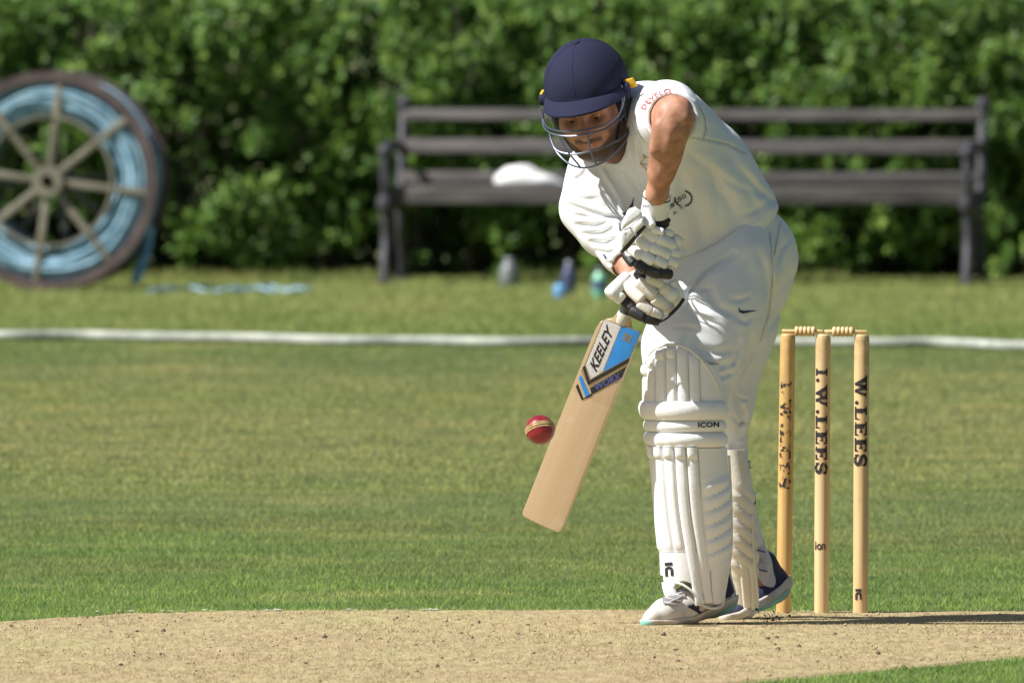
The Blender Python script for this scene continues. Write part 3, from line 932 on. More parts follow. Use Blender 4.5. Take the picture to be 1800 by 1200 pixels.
def slab_glyphs(ch):
    """slab-serif capitals in a unit box: list of convex polygons"""
    bx_ = lambda x0, y0, x1, y1: [(x0, y0), (x1, y0), (x1, y1), (x0, y1)]
    if ch == 'I': return [bx_(.32, .0, .68, 1), bx_(.1, 0, .9, .14), bx_(.1, .86, .9, 1)]
    if ch == '.': return [[(.5 + .42 * math.cos(t), .15 + .15 * math.sin(t)) for t in np.linspace(0, 2 * math.pi, 9)[:-1]]]
    if ch == 'L': return [bx_(.15, 0, .48, 1), bx_(0, 0, .15, .12), bx_(0, .88, .64, 1), bx_(.48, 0, 1, .14), [(.84, .14), (1, .14), (1, .42)]]
    if ch == 'E': return [bx_(.15, 0, .48, 1), bx_(0, 0, .15, .12), bx_(0, .88, .15, 1), bx_(.48, 0, 1, .14), bx_(.48, .86, 1, 1), bx_(.48, .44, .72, .57), bx_(.68, .34, .78, .67), [(.84, .14), (1, .14), (1, .36)], [(.84, .86), (1, .64), (1, .86)]]
    if ch == 'W': return [[(.06, .9), (.34, .0), (.44, .0), (.30, .9)], [(.34, 0), (.44, 0), (.60, .9), (.44, .9)], [(.40, .9), (.64, 0), (.74, 0), (.64, .9)], [(.66, 0), (.76, 0), (.94, .9), (.82, .9)], bx_(0, .88, .40, 1), bx_(.36, .88, .70, 1), bx_(.76, .88, 1, 1)]
    if ch == 'S':
        ps = [(.90, .78), (.72, .92), (.45, .96), (.2, .84), (.15, .68), (.3, .56), (.6, .46), (.82, .34), (.82, .18), (.6, .05), (.35, .05), (.1, .2)]
        out = []
        for i in range(len(ps) - 1):
            a = np.array(ps[i]); b = np.array(ps[i + 1]); t = b - a; t /= np.linalg.norm(t); m = np.array([-t[1], t[0]])
            wd = .075 + .07 * math.sin(math.pi * (i + .5) / (len(ps) - 1))
            out.append([tuple(a - t * .03 + m * wd), tuple(a - t * .03 - m * wd), tuple(b + t * .03 - m * wd), tuple(b + t * .03 + m * wd)])
        return out + [bx_(.82, .66, .95, .98), bx_(.05, .02, .18, .34)]
    return []

stumps = []
def stump(ub, ut, label, mat, vtop=586.0, rad=.0191):
    base = P(ub, 1081, 0, WD); base[2] = 0
    top = P(ut, vtop, 0, WD)
    t = empty('stump', (base[0], base[1], 0)); tag(t, label, 'stump', 'three stumps of the wicket')
    h = top[2]
    zz = np.array([0, 0, 1.0])
    prof = [(rad * .92, -.05), (rad * .97, .02), (rad, .2), (rad, h - .05), (rad * .995, h - .012), (rad * .93, h - .004), (rad * .75, h)]
    # lay along the leaning axis
    lean = np.array([(top[0] - base[0]) / h, 0])
    mb = MB(); n = 28
    V = []; Fs = []
    pr_ = []
    for (a, b) in zip(prof[:-1], prof[1:]):
        for q in range(8): pr_.append((a[0] + (b[0] - a[0]) * q / 8, a[1] + (b[1] - a[1]) * q / 8))
    pr_.append(prof[-1])
    for r_, z_ in pr_:
        for k in range(n):
            th = 2 * math.pi * k / n
            V.append((base[0] + lean[0] * z_ + r_ * math.cos(th), base[1] + r_ * math.sin(th), z_))
    for i in range(len(pr_) - 1):
        for k in range(n): Fs.append((i * n + k, i * n + (k + 1) % n, (i + 1) * n + (k + 1) % n, (i + 1) * n + k))
    Fs.append(tuple((len(pr_) - 1) * n + k for k in range(n))); Fs.append(tuple(range(n - 1, -1, -1)))
    mb.add(V, Fs)
    o = mb.build('shaft', mat, t)
    stumps.append((t, o, ub, ut))
    return t, o
def stump_letters(t, o, ub, ut, v0, v1, text, ink, umin, umax, skip=0):
    """letters read downwards, turned a quarter clockwise"""
    bv = bvh_of(o)
    wts = {'.': .35, 'I': .62, 'W': 1.55, 'L': .9, 'E': .95, 'S': .9}
    tot = sum(wts[c] for c in text); y = v0
    for i, c in enumerate(text):
        hgt = (v1 - v0) * wts[c] / tot
        if i >= skip:
            V = []; F = []
            for poly in slab_glyphs(c):
                b = len(V)
                for (gx, gy) in poly:
                    vv = y + hgt * (.06 + .86 * gx)
                    uc = ub + (ut - ub) * (1081 - vv) / 495.0
                    V.append((uc + umin + (umax - umin) * gy, vv))
                F.append(tuple(range(b, len(V))))
            decal('letter', np.array(V), F, bv, ink, t, 3.0, .0006)
        y += hgt
oak1 = stump_material('ash_amber', (.50, .30, .10), (.66, .42, .16))
oak2 = stump_material('ash_pale', (.56, .38, .18), (.72, .53, .29))
oak3 = stump_material('ash_straw', (.58, .39, .19), (.76, .54, .27))
t1, o1 = stump(1377, 1385, 'left wooden stump nearest the striker with almost worn off black letters', oak1)
t2, o2 = stump(1444, 1447, 'middle wooden stump with bold black I.W.LEES letters', oak2, 587)
t3, o3 = stump(1512.5, 1515, 'right wooden stump with a small black logo near its foot', oak3, 587.5)
inkw = worn_ink('ink_very_worn', .50, 3); inkm = worn_ink('ink_worn', .40, 8); inkr = worn_ink('ink_good', .37, 15)
stump_letters(t1, o1, 1377, 1385, 668, 862, 'I.W.LEES', inkw, -11, 8)
stump_letters(t2, o2, 1444, 1447, 645, 836, 'I.W.LEES', inkm, -12, 8)
stump_letters(t3, o3, 1512.5, 1515, 628, 822, 'I.W.LEES', inkr, -11.5, 9.5, skip=2)
ink = pm('black_ink', (.02, .02, .025), .55)
V, F = text_2d('ion', .02); decal('lettering', quad_map(V, [(1433, 966), (1451, 966), (1451, 951), (1433, 951)]), F, bvh_of(o2), ink, t2, 3, .0006)
def ic_mark(px, py, s, bvh, mat, par, rot=0.0):
    """the pad maker's mark: a short bar over an open n"""
    polys = []
    polys.append(stroke([(-.5, -.62), (.5, -.62)], .42))
    arc = [(-.36, 1.0), (-.36, .1)] + [(-.36 + .36 * (1 - math.cos(t)), .1 - .22 * math.sin(t)) for t in np.linspace(.3, math.pi - .3, 6)] + [(.36, .1), (.36, .95)]
    polys.append(stroke(arc, .34))
    V = []; F = []
    for v, f in polys:
        b = len(V); V += [tuple(x) for x in v]; F += [tuple(i + b for i in q) for q in f]
    V = np.array(V) * s; c, n = math.cos(rot), math.sin(rot)
    V = V @ np.array([[c, n], [-n, c]]) + np.array([px, py])
    return decal('logo', V, F, bvh, mat, par, 3, .0008)
ic_mark(1509, 1043, 10.5, bvh_of(o3), ink, t3)

def bail(u0, u1, v, b0_, b1_, label):
    a = P(u0, v, 0, WD); b = P(u1, v + .6, 0, WD)
    L_ = np.linalg.norm(b - a); e = (b - a) / L_
    up = np.array([0, 0, 1.0]); up = up - e * (up @ e); up /= np.linalg.norm(up); f = np.cross(up, e)
    M2 = np.stack([up, f, e], 1)
    s0, s1 = (b0_ - u0) / (u1 - u0) * L_, (b1_ - u0) / (u1 - u0) * L_
    t = empty('bail', tuple(a)); tag(t, label, 'bail', 'two bails on the stumps')
    mb = MB(); mb.lathe([(.0040, 0), (.0046, .001), (.0046, s0)], 12, M2, a); mb.build('spigot', bailm, t)
    mb = MB(); mb.lathe([(.0046, s1), (.0046, L_ - .001), (.0040, L_)], 12, M2, a); mb.build('spigot', bailm, t)
    nr = 5; prof = []
    for i in range(nr):
        z0 = s0 + (s1 - s0) * i / nr; z1 = s0 + (s1 - s0) * (i + 1) / nr
        for q in range(7):
            th = math.pi * (q + .5) / 7; prof.append((.0085 + .0042 * math.sin(th), (z0 + z1) / 2 - (z1 - z0) / 2 * math.cos(th)))
    mb = MB(); mb.lathe(prof, 16, M2, a); mb.build('barrel', bailm, t)
bailm = pm('bail_wood', (.62, .42, .20), .4, col2=(.74, .54, .28), vscale=40)
bail(1374.5, 1446.5, 581.8, 1397, 1433, 'left turned wooden bail, nearer the striker')
bail(1449.5, 1524, 582.6, 1463, 1500, 'right turned wooden bail on the middle and right stumps')

# ================================================================== BALL
bc_ = P(949.5, 755, -.32)
red = pm('ball_leather', (.20, .007, .014), .33, col2=(.30, .014, .022), vscale=30, coat=.25, bump=.05, bscale=200)
ball = empty('cricket_ball', tuple(bc_)); tag(ball, 'shiny red cricket ball with pale seam against the bat edge', 'ball')
mb = MB(); rb_ = .0365
mb.lathe([(max(rb_ * math.sin(t), 1e-5), -rb_ * math.cos(t)) for t in np.linspace(0.02, math.pi - .02, 26)], 40, o=bc_); mb.build('leather_cover', red, ball)
seam_n = np.array([-.2, .42, .88]); seam_n /= np.linalg.norm(seam_n)
sa = np.cross(seam_n, [1, 0, 0]); sa /= np.linalg.norm(sa); sb_ = np.cross(seam_n, sa)
thread = pm('seam_thread', (.50, .36, .17), .8, var=.25, vscale=80)
for k_, (h_, n_) in enumerate(((.0, 1), (.0065, 1), (-.0065, 1))):
    mb = MB(); rr_ = math.sqrt(rb_ ** 2 - h_ ** 2) + .0003
    mb.tube([bc_ + seam_n * h_ + rr_ * (math.cos(t) * sa + math.sin(t) * sb_) for t in np.linspace(0, 2 * math.pi, 64, endpoint=False)], .0013 if k_ else .0017, 6, closed=True)
    mb.build('seam', thread, ball)
mb = MB()
for t in np.linspace(0, 2 * math.pi, 76, endpoint=False):
    for h_ in (.0035, -.0035):
        rr_ = math.sqrt(rb_ ** 2 - h_ ** 2) + .0002
        c = bc_ + seam_n * h_ + rr_ * (math.cos(t) * sa + math.sin(t) * sb_); e = -math.sin(t) * sa + math.cos(t) * sb_
        mb.tube([c - seam_n * .0022, c + seam_n * .0022 + e * .001], .0007, 4)
tag(mb.build('stitches', thread, ball), kind='stuff')

# ================================================================== BAT
bat_top = P(1164, 384, -.30); toe = P(950, 921, -.02)
by_ = bat_top - toe; BLEN = np.linalg.norm(by_); by_ /= BLEN
rt = P(985, 935, -.02) - P(915, 905, -.02)                        # across the face
rt = rt - by_ * (rt @ by_); rt /= np.linalg.norm(rt)
# turn the face a little to show its left edge
fz = np.cross(rt, by_)                                             # face normal (towards the bowler)
if fz[1] > 0: fz = -fz
th = R(10); rt2 = rt * math.cos(th) + fz * math.sin(th); rt = rt2 / np.linalg.norm(rt2); fz = np.cross(rt, by_)
if fz[1] > 0: fz = -fz
def bat_world(x, y, z): return toe + rt * x + by_ * y + fz * z
bat_M = Matrix(((rt[0], by_[0], fz[0], toe[0]), (rt[1], by_[1], fz[1], toe[1]), (rt[2], by_[2], fz[2], toe[2]), (0, 0, 0, 1)))
bat = bpy.data.objects.new('cricket_bat', None); COL.objects.link(bat); bat.matrix_world = bat_M; bat.empty_display_size = .05
tag(bat, 'pale willow cricket bat with blue, white and black sticker, held by the striker', 'cricket bat')
bpy.context.view_layer.update()
def bat_part(name, mb, mat, parent=bat, smooth=True, bevel=0):
    o = mb.build(name, mat, None, smooth, bevel); o.parent = parent
    return o

def bat_wood():
    m = bpy.data.materials.new('willow'); m.use_nodes = True
    nt = m.node_tree; N, L = nt.nodes, nt.links
    b = N['Principled BSDF']; b.inputs['Roughness'].default_value = .5; b.inputs['Specular IOR Level'].default_value = .35
    tc = N.new('ShaderNodeTexCoord'); sp = N.new('ShaderNodeSeparateXYZ'); L.new(tc.outputs['Object'], sp.inputs[0])
    mp = N.new('ShaderNodeMapping'); mp.inputs['Scale'].default_value = (38, .8, 30); L.new(tc.outputs['Object'], mp.inputs['Vector'])
    n = N.new('ShaderNodeTexNoise'); n.inputs['Scale'].default_value = 1.2; n.inputs['Detail'].default_value = 4; L.new(mp.outputs['Vector'], n.inputs['Vector'])
    r = N.new('ShaderNodeValToRGB'); r.color_ramp.elements[0].position = .3; r.color_ramp.elements[1].position = .7
    r.color_ramp.elements[0].color = (.53, .375, .225, 1); r.color_ramp.elements[1].color = (.59, .435, .275, 1); L.new(n.outputs['Fac'], r.inputs['Fac'])
    # fibre facing sheet over the lower blade: fine cross threads, paler
    wv = N.new('ShaderNodeTexWave'); wv.bands_direction = 'Y'; wv.inputs['Scale'].default_value = 36; wv.inputs['Distortion'].default_value = .2
    L.new(tc.outputs['Object'], wv.inputs['Vector'])
    r3 = N.new('ShaderNodeValToRGB'); r3.color_ramp.elements[0].color = (1.06, 1.06, 1.06, 1); r3.color_ramp.elements[1].color = (1.10, 1.11, 1.13, 1); L.new(wv.outputs['Fac'], r3.inputs['Fac'])
    mx = N.new('ShaderNodeMix'); mx.data_type = 'RGBA'; mx.blend_type = 'MULTIPLY'; mx.inputs['Factor'].default_value = 1; L.new(r.outputs['Color'], mx.inputs[6]); L.new(r3.outputs['Color'], mx.inputs[7])
    lt = N.new('ShaderNodeMath'); lt.operation = 'LESS_THAN'; lt.inputs[1].default_value = .355; L.new(sp.outputs['Y'], lt.inputs[0])
    m2 = N.new('ShaderNodeMix'); m2.data_type = 'RGBA'; L.new(lt.outputs[0], m2.inputs['Factor']); L.new(r.outputs['Color'], m2.inputs[6]); L.new(mx.outputs[2], m2.inputs[7])
    # scuffs and red ball marks
    n4 = N.new('ShaderNodeTexNoise'); n4.inputs['Scale'].default_value = 19; n4.inputs['Detail'].default_value = 5; L.new(tc.outputs['Object'], n4.inputs['Vector'])
    r4 = N.new('ShaderNodeValToRGB'); r4.color_ramp.elements[0].position = .64; r4.color_ramp.elements[0].color = (0, 0, 0, 1); r4.color_ramp.elements[1].position = .8; r4.color_ramp.elements[1].color = (.5, .5, .5, 1); L.new(n4.outputs['Fac'], r4.inputs['Fac'])
    m4 = N.new('ShaderNodeMix'); m4.data_type = 'RGBA'; L.new(r4.outputs['Color'], m4.inputs['Factor']); L.new(m2.outputs[2], m4.inputs[6]); m4.inputs[7].default_value = (.42, .13, .09, 1)
    n5 = N.new('ShaderNodeTexNoise'); n5.inputs['Scale'].default_value = 12; n5.inputs['Detail'].default_value = 3; mp5 = N.new('ShaderNodeMapping'); mp5.inputs['Location'].default_value = (5, 2, 1); L.new(tc.outputs['Object'], mp5.inputs['Vector']); L.new(mp5.outputs['Vector'], n5.inputs['Vector'])
    r5 = N.new('ShaderNodeValToRGB'); r5.color_ramp.elements[0].position = .6; r5.color_ramp.elements[0].color = (0, 0, 0, 1); r5.color_ramp.elements[1].position = .75; r5.color_ramp.elements[1].color = (.5, .5, .5, 1); L.new(n5.outputs['Fac'], r5.inputs['Fac'])
    m5 = N.new('ShaderNodeMix'); m5.data_type = 'RGBA'; L.new(r5.outputs['Color'], m5.inputs['Factor']); L.new(m4.outputs[2], m5.inputs[6]); m5.inputs[7].default_value = (.70, .57, .42, 1)
    L.new(m5.outputs[2], b.inputs['Base Color'])
    bp = N.new('ShaderNodeBump'); bp.inputs['Strength'].default_value = .08; bp.inputs['Distance'].default_value = .001; L.new(wv.outputs['Fac'], bp.inputs['Height']); L.new(bp.outputs['Normal'], b.inputs['Normal'])
    return m
willow = bat_wood()
BL_ = .560                                                         # blade length
HWD = .0535
# blade sections (half width, edge thickness, spine thickness) along the length; face at z = 0
secs = [(0.0, .044, .010, .016), (.002, .050, .013, .020), (.006, .0528, .016, .024), (.02, HWD, .020, .030), (.15, HWD, .032, .052), (.30, HWD, .034, .058), (.42, HWD, .030, .050), (.50, HWD, .024, .040), (.530, HWD * .99, .022, .036), (.545, .050, .021, .034), (.556, .040, .020, .032), (.566, .026, .019, .031), (.585, .0185, .018, .032)]
V = []; F = []
for (y_, hw, et, sp_) in secs:
    bow = .004 * math.sin(math.pi * min(y_ / .56, 1))
    ring_ = []
    for s in np.linspace(-1, 1, 9): ring_.append((hw * s * (1.0 if abs(s) < 1 else .985), .0022 * (1 - s * s)))
    for s in np.linspace(1, -1, 9): ring_.append((hw * s, -(et + (sp_ - et) * (1 - abs(s)) ** .9)))
    for (x_, z_) in ring_: V.append((x_, y_, z_ + bow))
m_ = 18
for i in range(len(secs) - 1):
    for k in range(m_): F.append((i * m_ + k, i * m_ + (k + 1) % m_, (i + 1) * m_ + (k + 1) % m_, (i + 1) * m_ + k))
F.append(tuple(range(m_ - 1, -1, -1))); F.append(tuple((len(secs) - 1) * m_ + k for k in range(m_)))
mb = MB(); mb.add(V, F); blade = bat_part('blade', mb, willow)
grip = pm('black_rubber_grip', (.018, .018, .02), .55, bump=.5, bscale=400)
mb = MB(); n_ = 40; prof = []
for i in range(n_ + 1):
    t = i / n_; prof.append((.0165 + .0010 * math.sin(i * 2.2) + (.003 * (t > .93)) + (.0015 if t < .05 else 0), t * (BLEN - .585) + .583))
prof.append((.012, BLEN + .001))
Mh = np.array([[1, 0, 0], [0, 0, 1], [0, -1, 0]], float)
mb.lathe(prof, 20, Mh.T * 0 + np.array([[1, 0, 0], [0, 0, 1], [0, 1, 0]], float), (0, 0, -.014)); handle = bat_part('grip', mb, grip)
mb = MB(); mb.lathe([(.0105, BLEN + .0005), (.0105, BLEN + .003), (.009, BLEN + .004)], 16, np.array([[1, 0, 0], [0, 0, 1], [0, 1, 0]], float), (0, 0, -.014))
bat_part('handle_end', mb, pm('cane_end', (.55, .38, .20), .7))
mb = MB(); mb.lathe([(.0185, .566), (.0200, .574), (.0195, .586), (.018, .594)], 20, np.array([[1, 0, 0], [0, 0, 1], [0, 1, 0]], float), (0, 0, -.013))
bat_part('grip_band', mb, pm('grip_band_white', (.55, .52, .46), .6))
def face_z(x, y): return .0022 * (1 - (x / HWD) ** 2) + .004 * math.sin(math.pi * min(y / .56, 1))
def sticker(name, V2, F, mat, off, par=None):
    Vr, Fr = refine(np.asarray(V2, float), F, .012)
    o = obj(name, [(x, y, face_z(x, y) + off) for x, y in Vr], Fr, mat, None, smooth=False); o.parent = par if par else blade
    return o
def px_to_bat(u, v):
    """pixel on the bat face -> (x, y) on the blade"""
    O = np.array([0, 0, CAM_H]); d = P(u, v) - O
    t = ((toe - O) @ fz + .005) / (d @ fz); q = O + d * t - toe
    return (q @ rt, q @ by_)
def pxs(pts): return [px_to_bat(*p) for p in pts]
def Z6(x, y): return (900 + x / 2.857, 530 + y / 2.857)              # from the enlarged crop
white_st = pm('sticker_white', (.68, .66, .66), .4, col2=(.52, .50, .51), vscale=260, lo=.45, hi=.6)
blue_st = pm('sticker_blue', (.030, .26, .72), .35, var=.1, vscale=30)
black_st = pm('sticker_black', (.02, .02, .024), .4)
gold_st = pm('sticker_gold', (.34, .26, .14), .45, metal=.3)
def poly_st(name, pts, mat, off): return sticker(name, pxs([Z6(*p) for p in pts]), [tuple(range(len(pts)))], mat, off)
poly_st('sticker_border', [(458, 87), (648, 153), (575, 328), (392, 404), (353, 340)], gold_st, .0003)
poly_st('white_panel', [(462, 92), (546, 122), (455, 350), (398, 388), (370, 318)], white_st, .0006)
poly_st('blue_panel', [(549, 123), (641, 155), (588, 282), (459, 352)], blue_st, .0006)
poly_st('black_chevron', [(353, 330), (366, 322), (390, 395), (590, 284), (583, 308), (383, 418)], black_st, .0006)
poly_st('gold_chevron', [(346, 350), (352, 336), (384, 424), (576, 318), (568, 340), (392, 440)], gold_st, .00045)
poly_st('black_band', [(393, 434), (575, 325), (552, 382), (400, 466)], black_st, .0007)
poly_st('blue_flash', [(334, 385), (347, 367), (393, 470), (372, 484)], blue_st, .0006)
poly_st('black_flash', [(320, 426), (330, 412), (358, 485), (350, 494)], black_st, .0007)
poly_st('black_edge', [(358, 485), (350, 494), (404, 470), (398, 461)], black_st, .0008)
V, F = text_2d('KEELEY', .035, .18, 1.05)
q = pxs([Z6(388, 318), Z6(476, 112), Z6(512, 150), Z6(424, 356)])
# bottom-left, bottom-right, top-right, top-left as seen along the reading direction
sticker('lettering', quad_map(V, [q[3], q[2], q[1], q[0]]), F, black_st, .0010)
V, F = text_2d('WORX', .03, .1, 1.0)
q = pxs([Z6(410, 418), Z6(540, 352), Z6(550, 386), Z6(424, 448)])
sticker('lettering', quad_map(V, [q[3], q[2], q[1], q[0]]), F, pm('sticker_ink_blue', (.08, .09, .30), .4), .0011)
# emblem: two mirrored angular K shapes
Ve = []; Fe = []
for s in (-1, 1):
    for pts in ([(0.06, -1), (.22, -1), (.22, 1), (.06, 1)], [(.22, -.1), (.62, -.85), (.85, -.95), (.42, 0)], [(.22, .1), (.62, .85), (.85, .95), (.42, 0)], [(.5, .35), (.95, .1), (1.1, .8), (.72, .75)], [(.5, -.35), (.95, -.1), (1.1, -.8), (.72, -.75)]):
        b = len(Ve); Ve += [(s * x, y) for x, y in pts]; Fe.append(tuple(range(b, b + 4)))
cx, cy = px_to_bat(*Z6(577, 182))
sticker('emblem', [(cx + x * .0105, cy + y * .0115) for x, y in Ve], Fe, gold_st, .0010)

# ================================================================== STRIKER
k_ = 1.0 / PXM
foot = P(1215, 1100, 0); foot[2] = 0
person = empty('person', tuple(foot))
tag(person, 'batsman in cream whites, navy helmet and white pads bending over his bat', 'person')
skin = pm('skin', (.34, .155, .09), .52, col2=(.50, .255, .165), vscale=34, detail=8, sss=.08, bump=.05, bscale=260, spec=.4)
def C(u, v, w, r): return (P(u, v, w), r * k_)

# ------------------------------------------------------------------ head frame
H0 = P(1037.5, 185, -.09)
hy, hp, hr = R(12), R(22), R(9)
fw = np.array([-math.sin(hy) * math.cos(hp), -math.cos(hy) * math.cos(hp), -math.sin(hp)])
up_ = np.array([0, 0, 1.0]) - fw * fw[2]; up_ /= np.linalg.norm(up_)
rg = np.cross(up_, fw)
up2 = up_ * math.cos(hr) - rg * math.sin(hr); rg = rg * math.cos(hr) + up_ * math.sin(hr); up_ = up2
HM = np.stack([rg, up_, fw], 1)                                    # columns: right, up, forward
def Hd(x, y, z): return H0 + HM @ np.array([x, y, z], float)

# ------------------------------------------------------------------ body: one continuous figure
headf = [el(Hd(0, .022, -.012), (.077, .102, .098), HM), rc(Hd(0, -.03, .03), Hd(0, -.088, .058), .064, .036), rc(Hd(-.022, -.03, .045), Hd(-.018, -.085, .05), .05, .034), rc(Hd(.022, -.03, .045), Hd(.018, -.085, .05), .05, .034),
         rc(Hd(-.036, -.022, .066), Hd(-.030, -.030, .070), .024, .022), rc(Hd(.036, -.022, .066), Hd(.030, -.030, .070), .024, .022)]
head_a = union(headf, .025)
brow = union([rc(Hd(-.045, .018, .072), Hd(-.012, .015, .088), .011, .011), rc(Hd(.012, .015, .088), Hd(.045, .018, .072), .011, .011)], .012)
nose = union([rc(Hd(0, .010, .088), Hd(0, -.037, .114), .0095, .0135), rc(Hd(-.012, -.040, .096), Hd(-.008, -.040, .102), .008, .008), rc(Hd(.012, -.040, .096), Hd(.008, -.040, .102), .008, .008)], .010)
lips = union([rc(Hd(-.020, -.068, .085), Hd(0, -.065, .094), .005, .0065), rc(Hd(0, -.065, .094), Hd(.020, -.068, .085), .0065, .005), rc(Hd(-.016, -.077, .084), Hd(.016, -.077, .084), .007, .007)], .006)
sock = [el(Hd(s * .032, -.002, .100), (.020, .0125, .026), HM) for s in (-1, 1)]
lids = [el(Hd(s * .032, .001, .0745), (.0175, .0155, .0155), HM) for s in (-1, 1)]
ears = [el(Hd(s * .079, -.01, -.005), (.008, .030, .018), HM) for s in (-1, 1)]
neck = rc(Hd(0, -.06, -.015), P(1112, 250, .02), .056, .064)
bodyf = union([
    chain([C(1125, 255, .03, 62), C(1195, 310, .11, 66), C(1255, 385, .19, 62), C(1300, 450, .22, 66)]),
    rc(P(1172, 215, -.08), P(1060, 300, .06), 40 * k_, 38 * k_)], .04)
armL = chain([C(1172, 207, -.12, 40), C(1181, 207, -.30, 35), C(1184, 205, -.375, 33)], .02)
foreL = union([chain([C(1183, 204, -.39, 32), C(1180, 225, -.395, 29), C(1174.5, 250, -.387, 27), C(1170, 275, -.375, 25), C(1163, 300, -.36, 22), C(1155, 340, -.33, 17.5), C(1152, 362, -.30, 17)], .02), rc(P(1198, 190, -.405), P(1205, 206, -.415), 15 * k_, 11 * k_), rc(P(1158, 222, -.42), P(1152, 262, -.41), 9 * k_, 11 * k_)], .016)
armR = chain([C(1058, 300, .06, 38), C(1060, 395, -.01, 25)], .02)
foreR = chain([C(1060, 395, -.01, 24), C(1088, 440, -.10, 20), C(1098, 462, -.15, 21), C(1116, 490, -.20, 17)], .01)
handL = union([rc(P(1150, 372, -.28), P(1124, 400, -.268), 15 * k_, 13 * k_), rc(P(1124, 400, -.268), P(1142, 430, -.265), 13 * k_, 15 * k_)], .01)
handR = union([rc(P(1112, 488, -.20), P(1110, 508, -.225), 16 * k_, 18 * k_), rc(P(1110, 508, -.225), P(1140, 530, -.225), 18 * k_, 20 * k_)], .02)
legF = chain([C(1272, 475, .14, 56), C(1225, 610, .02, 50), C(1205, 730, -.06, 38), C(1212, 830, -.03, 32), C(1230, 1000, .0, 20), C(1242, 1045, .02, 15)], .03)
legB = chain([C(1315, 465, .28, 56), C(1292, 620, .27, 38), C(1278, 735, .26, 25), C(1288, 850, .29, 23), C(1318, 985, .38, 15), C(1334, 1030, .41, 13)], .03)
footF = rc(P(1242, 1052, .02), P(1165, 1080, -.10), 14 * k_, 8 * k_); footB = rc(P(1336, 1038, .41), P(1290, 1075, .33), 14 * k_, 9 * k_)
# ------------------------------------------------------------------ creases: folds in the cloth given as strokes
def creases(lst, sc=.0034, wsc=1.25):
    """lst: (polyline px, width px, depth mm, wmin, wmax)"""
    def f(p):
        U, Vv = to_px(p)
        dep = p[:, 1] - D0
        out = np.zeros(len(p))
        for pts, wd, mm, w0, w1 in lst:
            a_ = np.array(pts, float); rr0 = wd * wsc * 4.5
            sel = np.nonzero((U > a_[:, 0].min() - rr0) & (U < a_[:, 0].max() + rr0) & (Vv > a_[:, 1].min() - rr0) & (Vv < a_[:, 1].max() + rr0) & (dep > w0) & (dep < w1))[0]
            if len(sel) == 0: continue
            u, v = U[sel], Vv[sel]
            best = np.full(len(sel), 1e9); tt = np.zeros(len(sel)); n = len(a_) - 1
            for i in range(n):
                e = a_[i + 1] - a_[i]; L2 = e @ e + 1e-9
                t = np.clip(((u - a_[i][0]) * e[0] + (v - a_[i][1]) * e[1]) / L2, 0, 1)
                dd = (u - a_[i][0] - e[0] * t) ** 2 + (v - a_[i][1] - e[1] * t) ** 2
                m = dd < best; best = np.where(m, dd, best); tt = np.where(m, (i + t) / n, tt)
            taper = np.clip(np.sin(np.pi * np.clip(tt * .92 + .04, 0, 1)), 0, 1) ** .6
            x = best / (wd * wsc) ** 2
            out[sel] += mm * sc * taper * (np.exp(-x) - .45 * np.exp(-x / 4.5))
        return out
    return f

arm_cr = creases([
    ([(1166, 196), (1156, 216), (1150, 240)], 2.0, 1.6, -.6, -.2), ([(1172, 200), (1160, 224), (1154, 250)], 1.8, 1.2, -.6, -.2),
    ([(1196, 222), (1192, 255), (1182, 295), (1172, 325)], 4.5, 2.2, -.6, -.2), ([(1178, 222), (1172, 262), (1164, 305)], 6.0, -2.2, -.6, -.2),
    ([(1186, 214), (1200, 222), (1210, 220)], 2.4, 1.8, -.6, -.2), ([(1190, 186), (1204, 192), (1212, 204)], 4.0, -2.0, -.6, -.2), ([(1176, 208), (1186, 206), (1194, 212)], 2.2, 1.2, -.6, -.2)], .0016, 1.5)
def body(p):
    d = head_a(p)
    d = smin(d, brow(p), .012); d = smin(d, nose(p), .007)
    for s in sock: d = smax(d, -s(p), .012)
    d = smin(d, lips(p), .006)
    for e in ears: d = smin(d, e(p), .008)
    d = smin(d, neck(p), .03)
    d = smin(d, bodyf(p), .05)
    t = smin(armL(p), foreL(p), .03)
    d = smin(d, t + arm_cr(p), .03); d = smin(d, handL(p), .015)
    d = smin(d, smin(armR(p), foreR(p), .02), .03); d = smin(d, handR(p), .015)
    d = smin(d, smin(legF(p), footF(p), .02), .04); d = smin(d, smin(legB(p), footB(p), .02), .04)
    return d
V, F = surface_nets(body, P(960, 60, -.55) - np.array([0, 0, 1.45]), P(1420, 60, .55) + np.array([.05, .05, .03]), .0042)
V = relax(V, F, 1, .4)
body_o = obj('body', V, F, skin, person)
# stubble and brows: hair colour painted by place in the head frame
me = body_o.data
co = np.empty(len(me.vertices) * 3, np.float32); me.vertices.foreach_get('co', co); co = co.reshape(-1, 3)
lc = (co - H0) @ HM
inh = np.linalg.norm(lc, axis=1) < .2
ss = lambda a, b, x: np.clip((x - a) / (b - a), 0, 1) ** 2 * (3 - 2 * np.clip((x - a) / (b - a), 0, 1))
beard = inh * (1 - ss(-.090, -.076, lc[:, 1] - .9 * np.maximum(np.abs(lc[:, 0]) - .022, 0))) * ss(-.005, .02, lc[:, 2]) * .95
side = inh * ss(.048, .058, np.abs(lc[:, 0])) * (1 - ss(-.04, -.015, lc[:, 1])) * ss(-.01, .02, lc[:, 2]) * .7
mous = inh * np.exp(-((lc[:, 1] + .056) / .008) ** 2) * (np.abs(lc[:, 0]) < .036) * (lc[:, 2] > .06) * .95
brw = inh * np.exp(-((lc[:, 1] - .019) / .006) ** 2) * (np.abs(lc[:, 0]) > .010) * (np.abs(lc[:, 0]) < .052) * (lc[:, 2] > .05) * .9
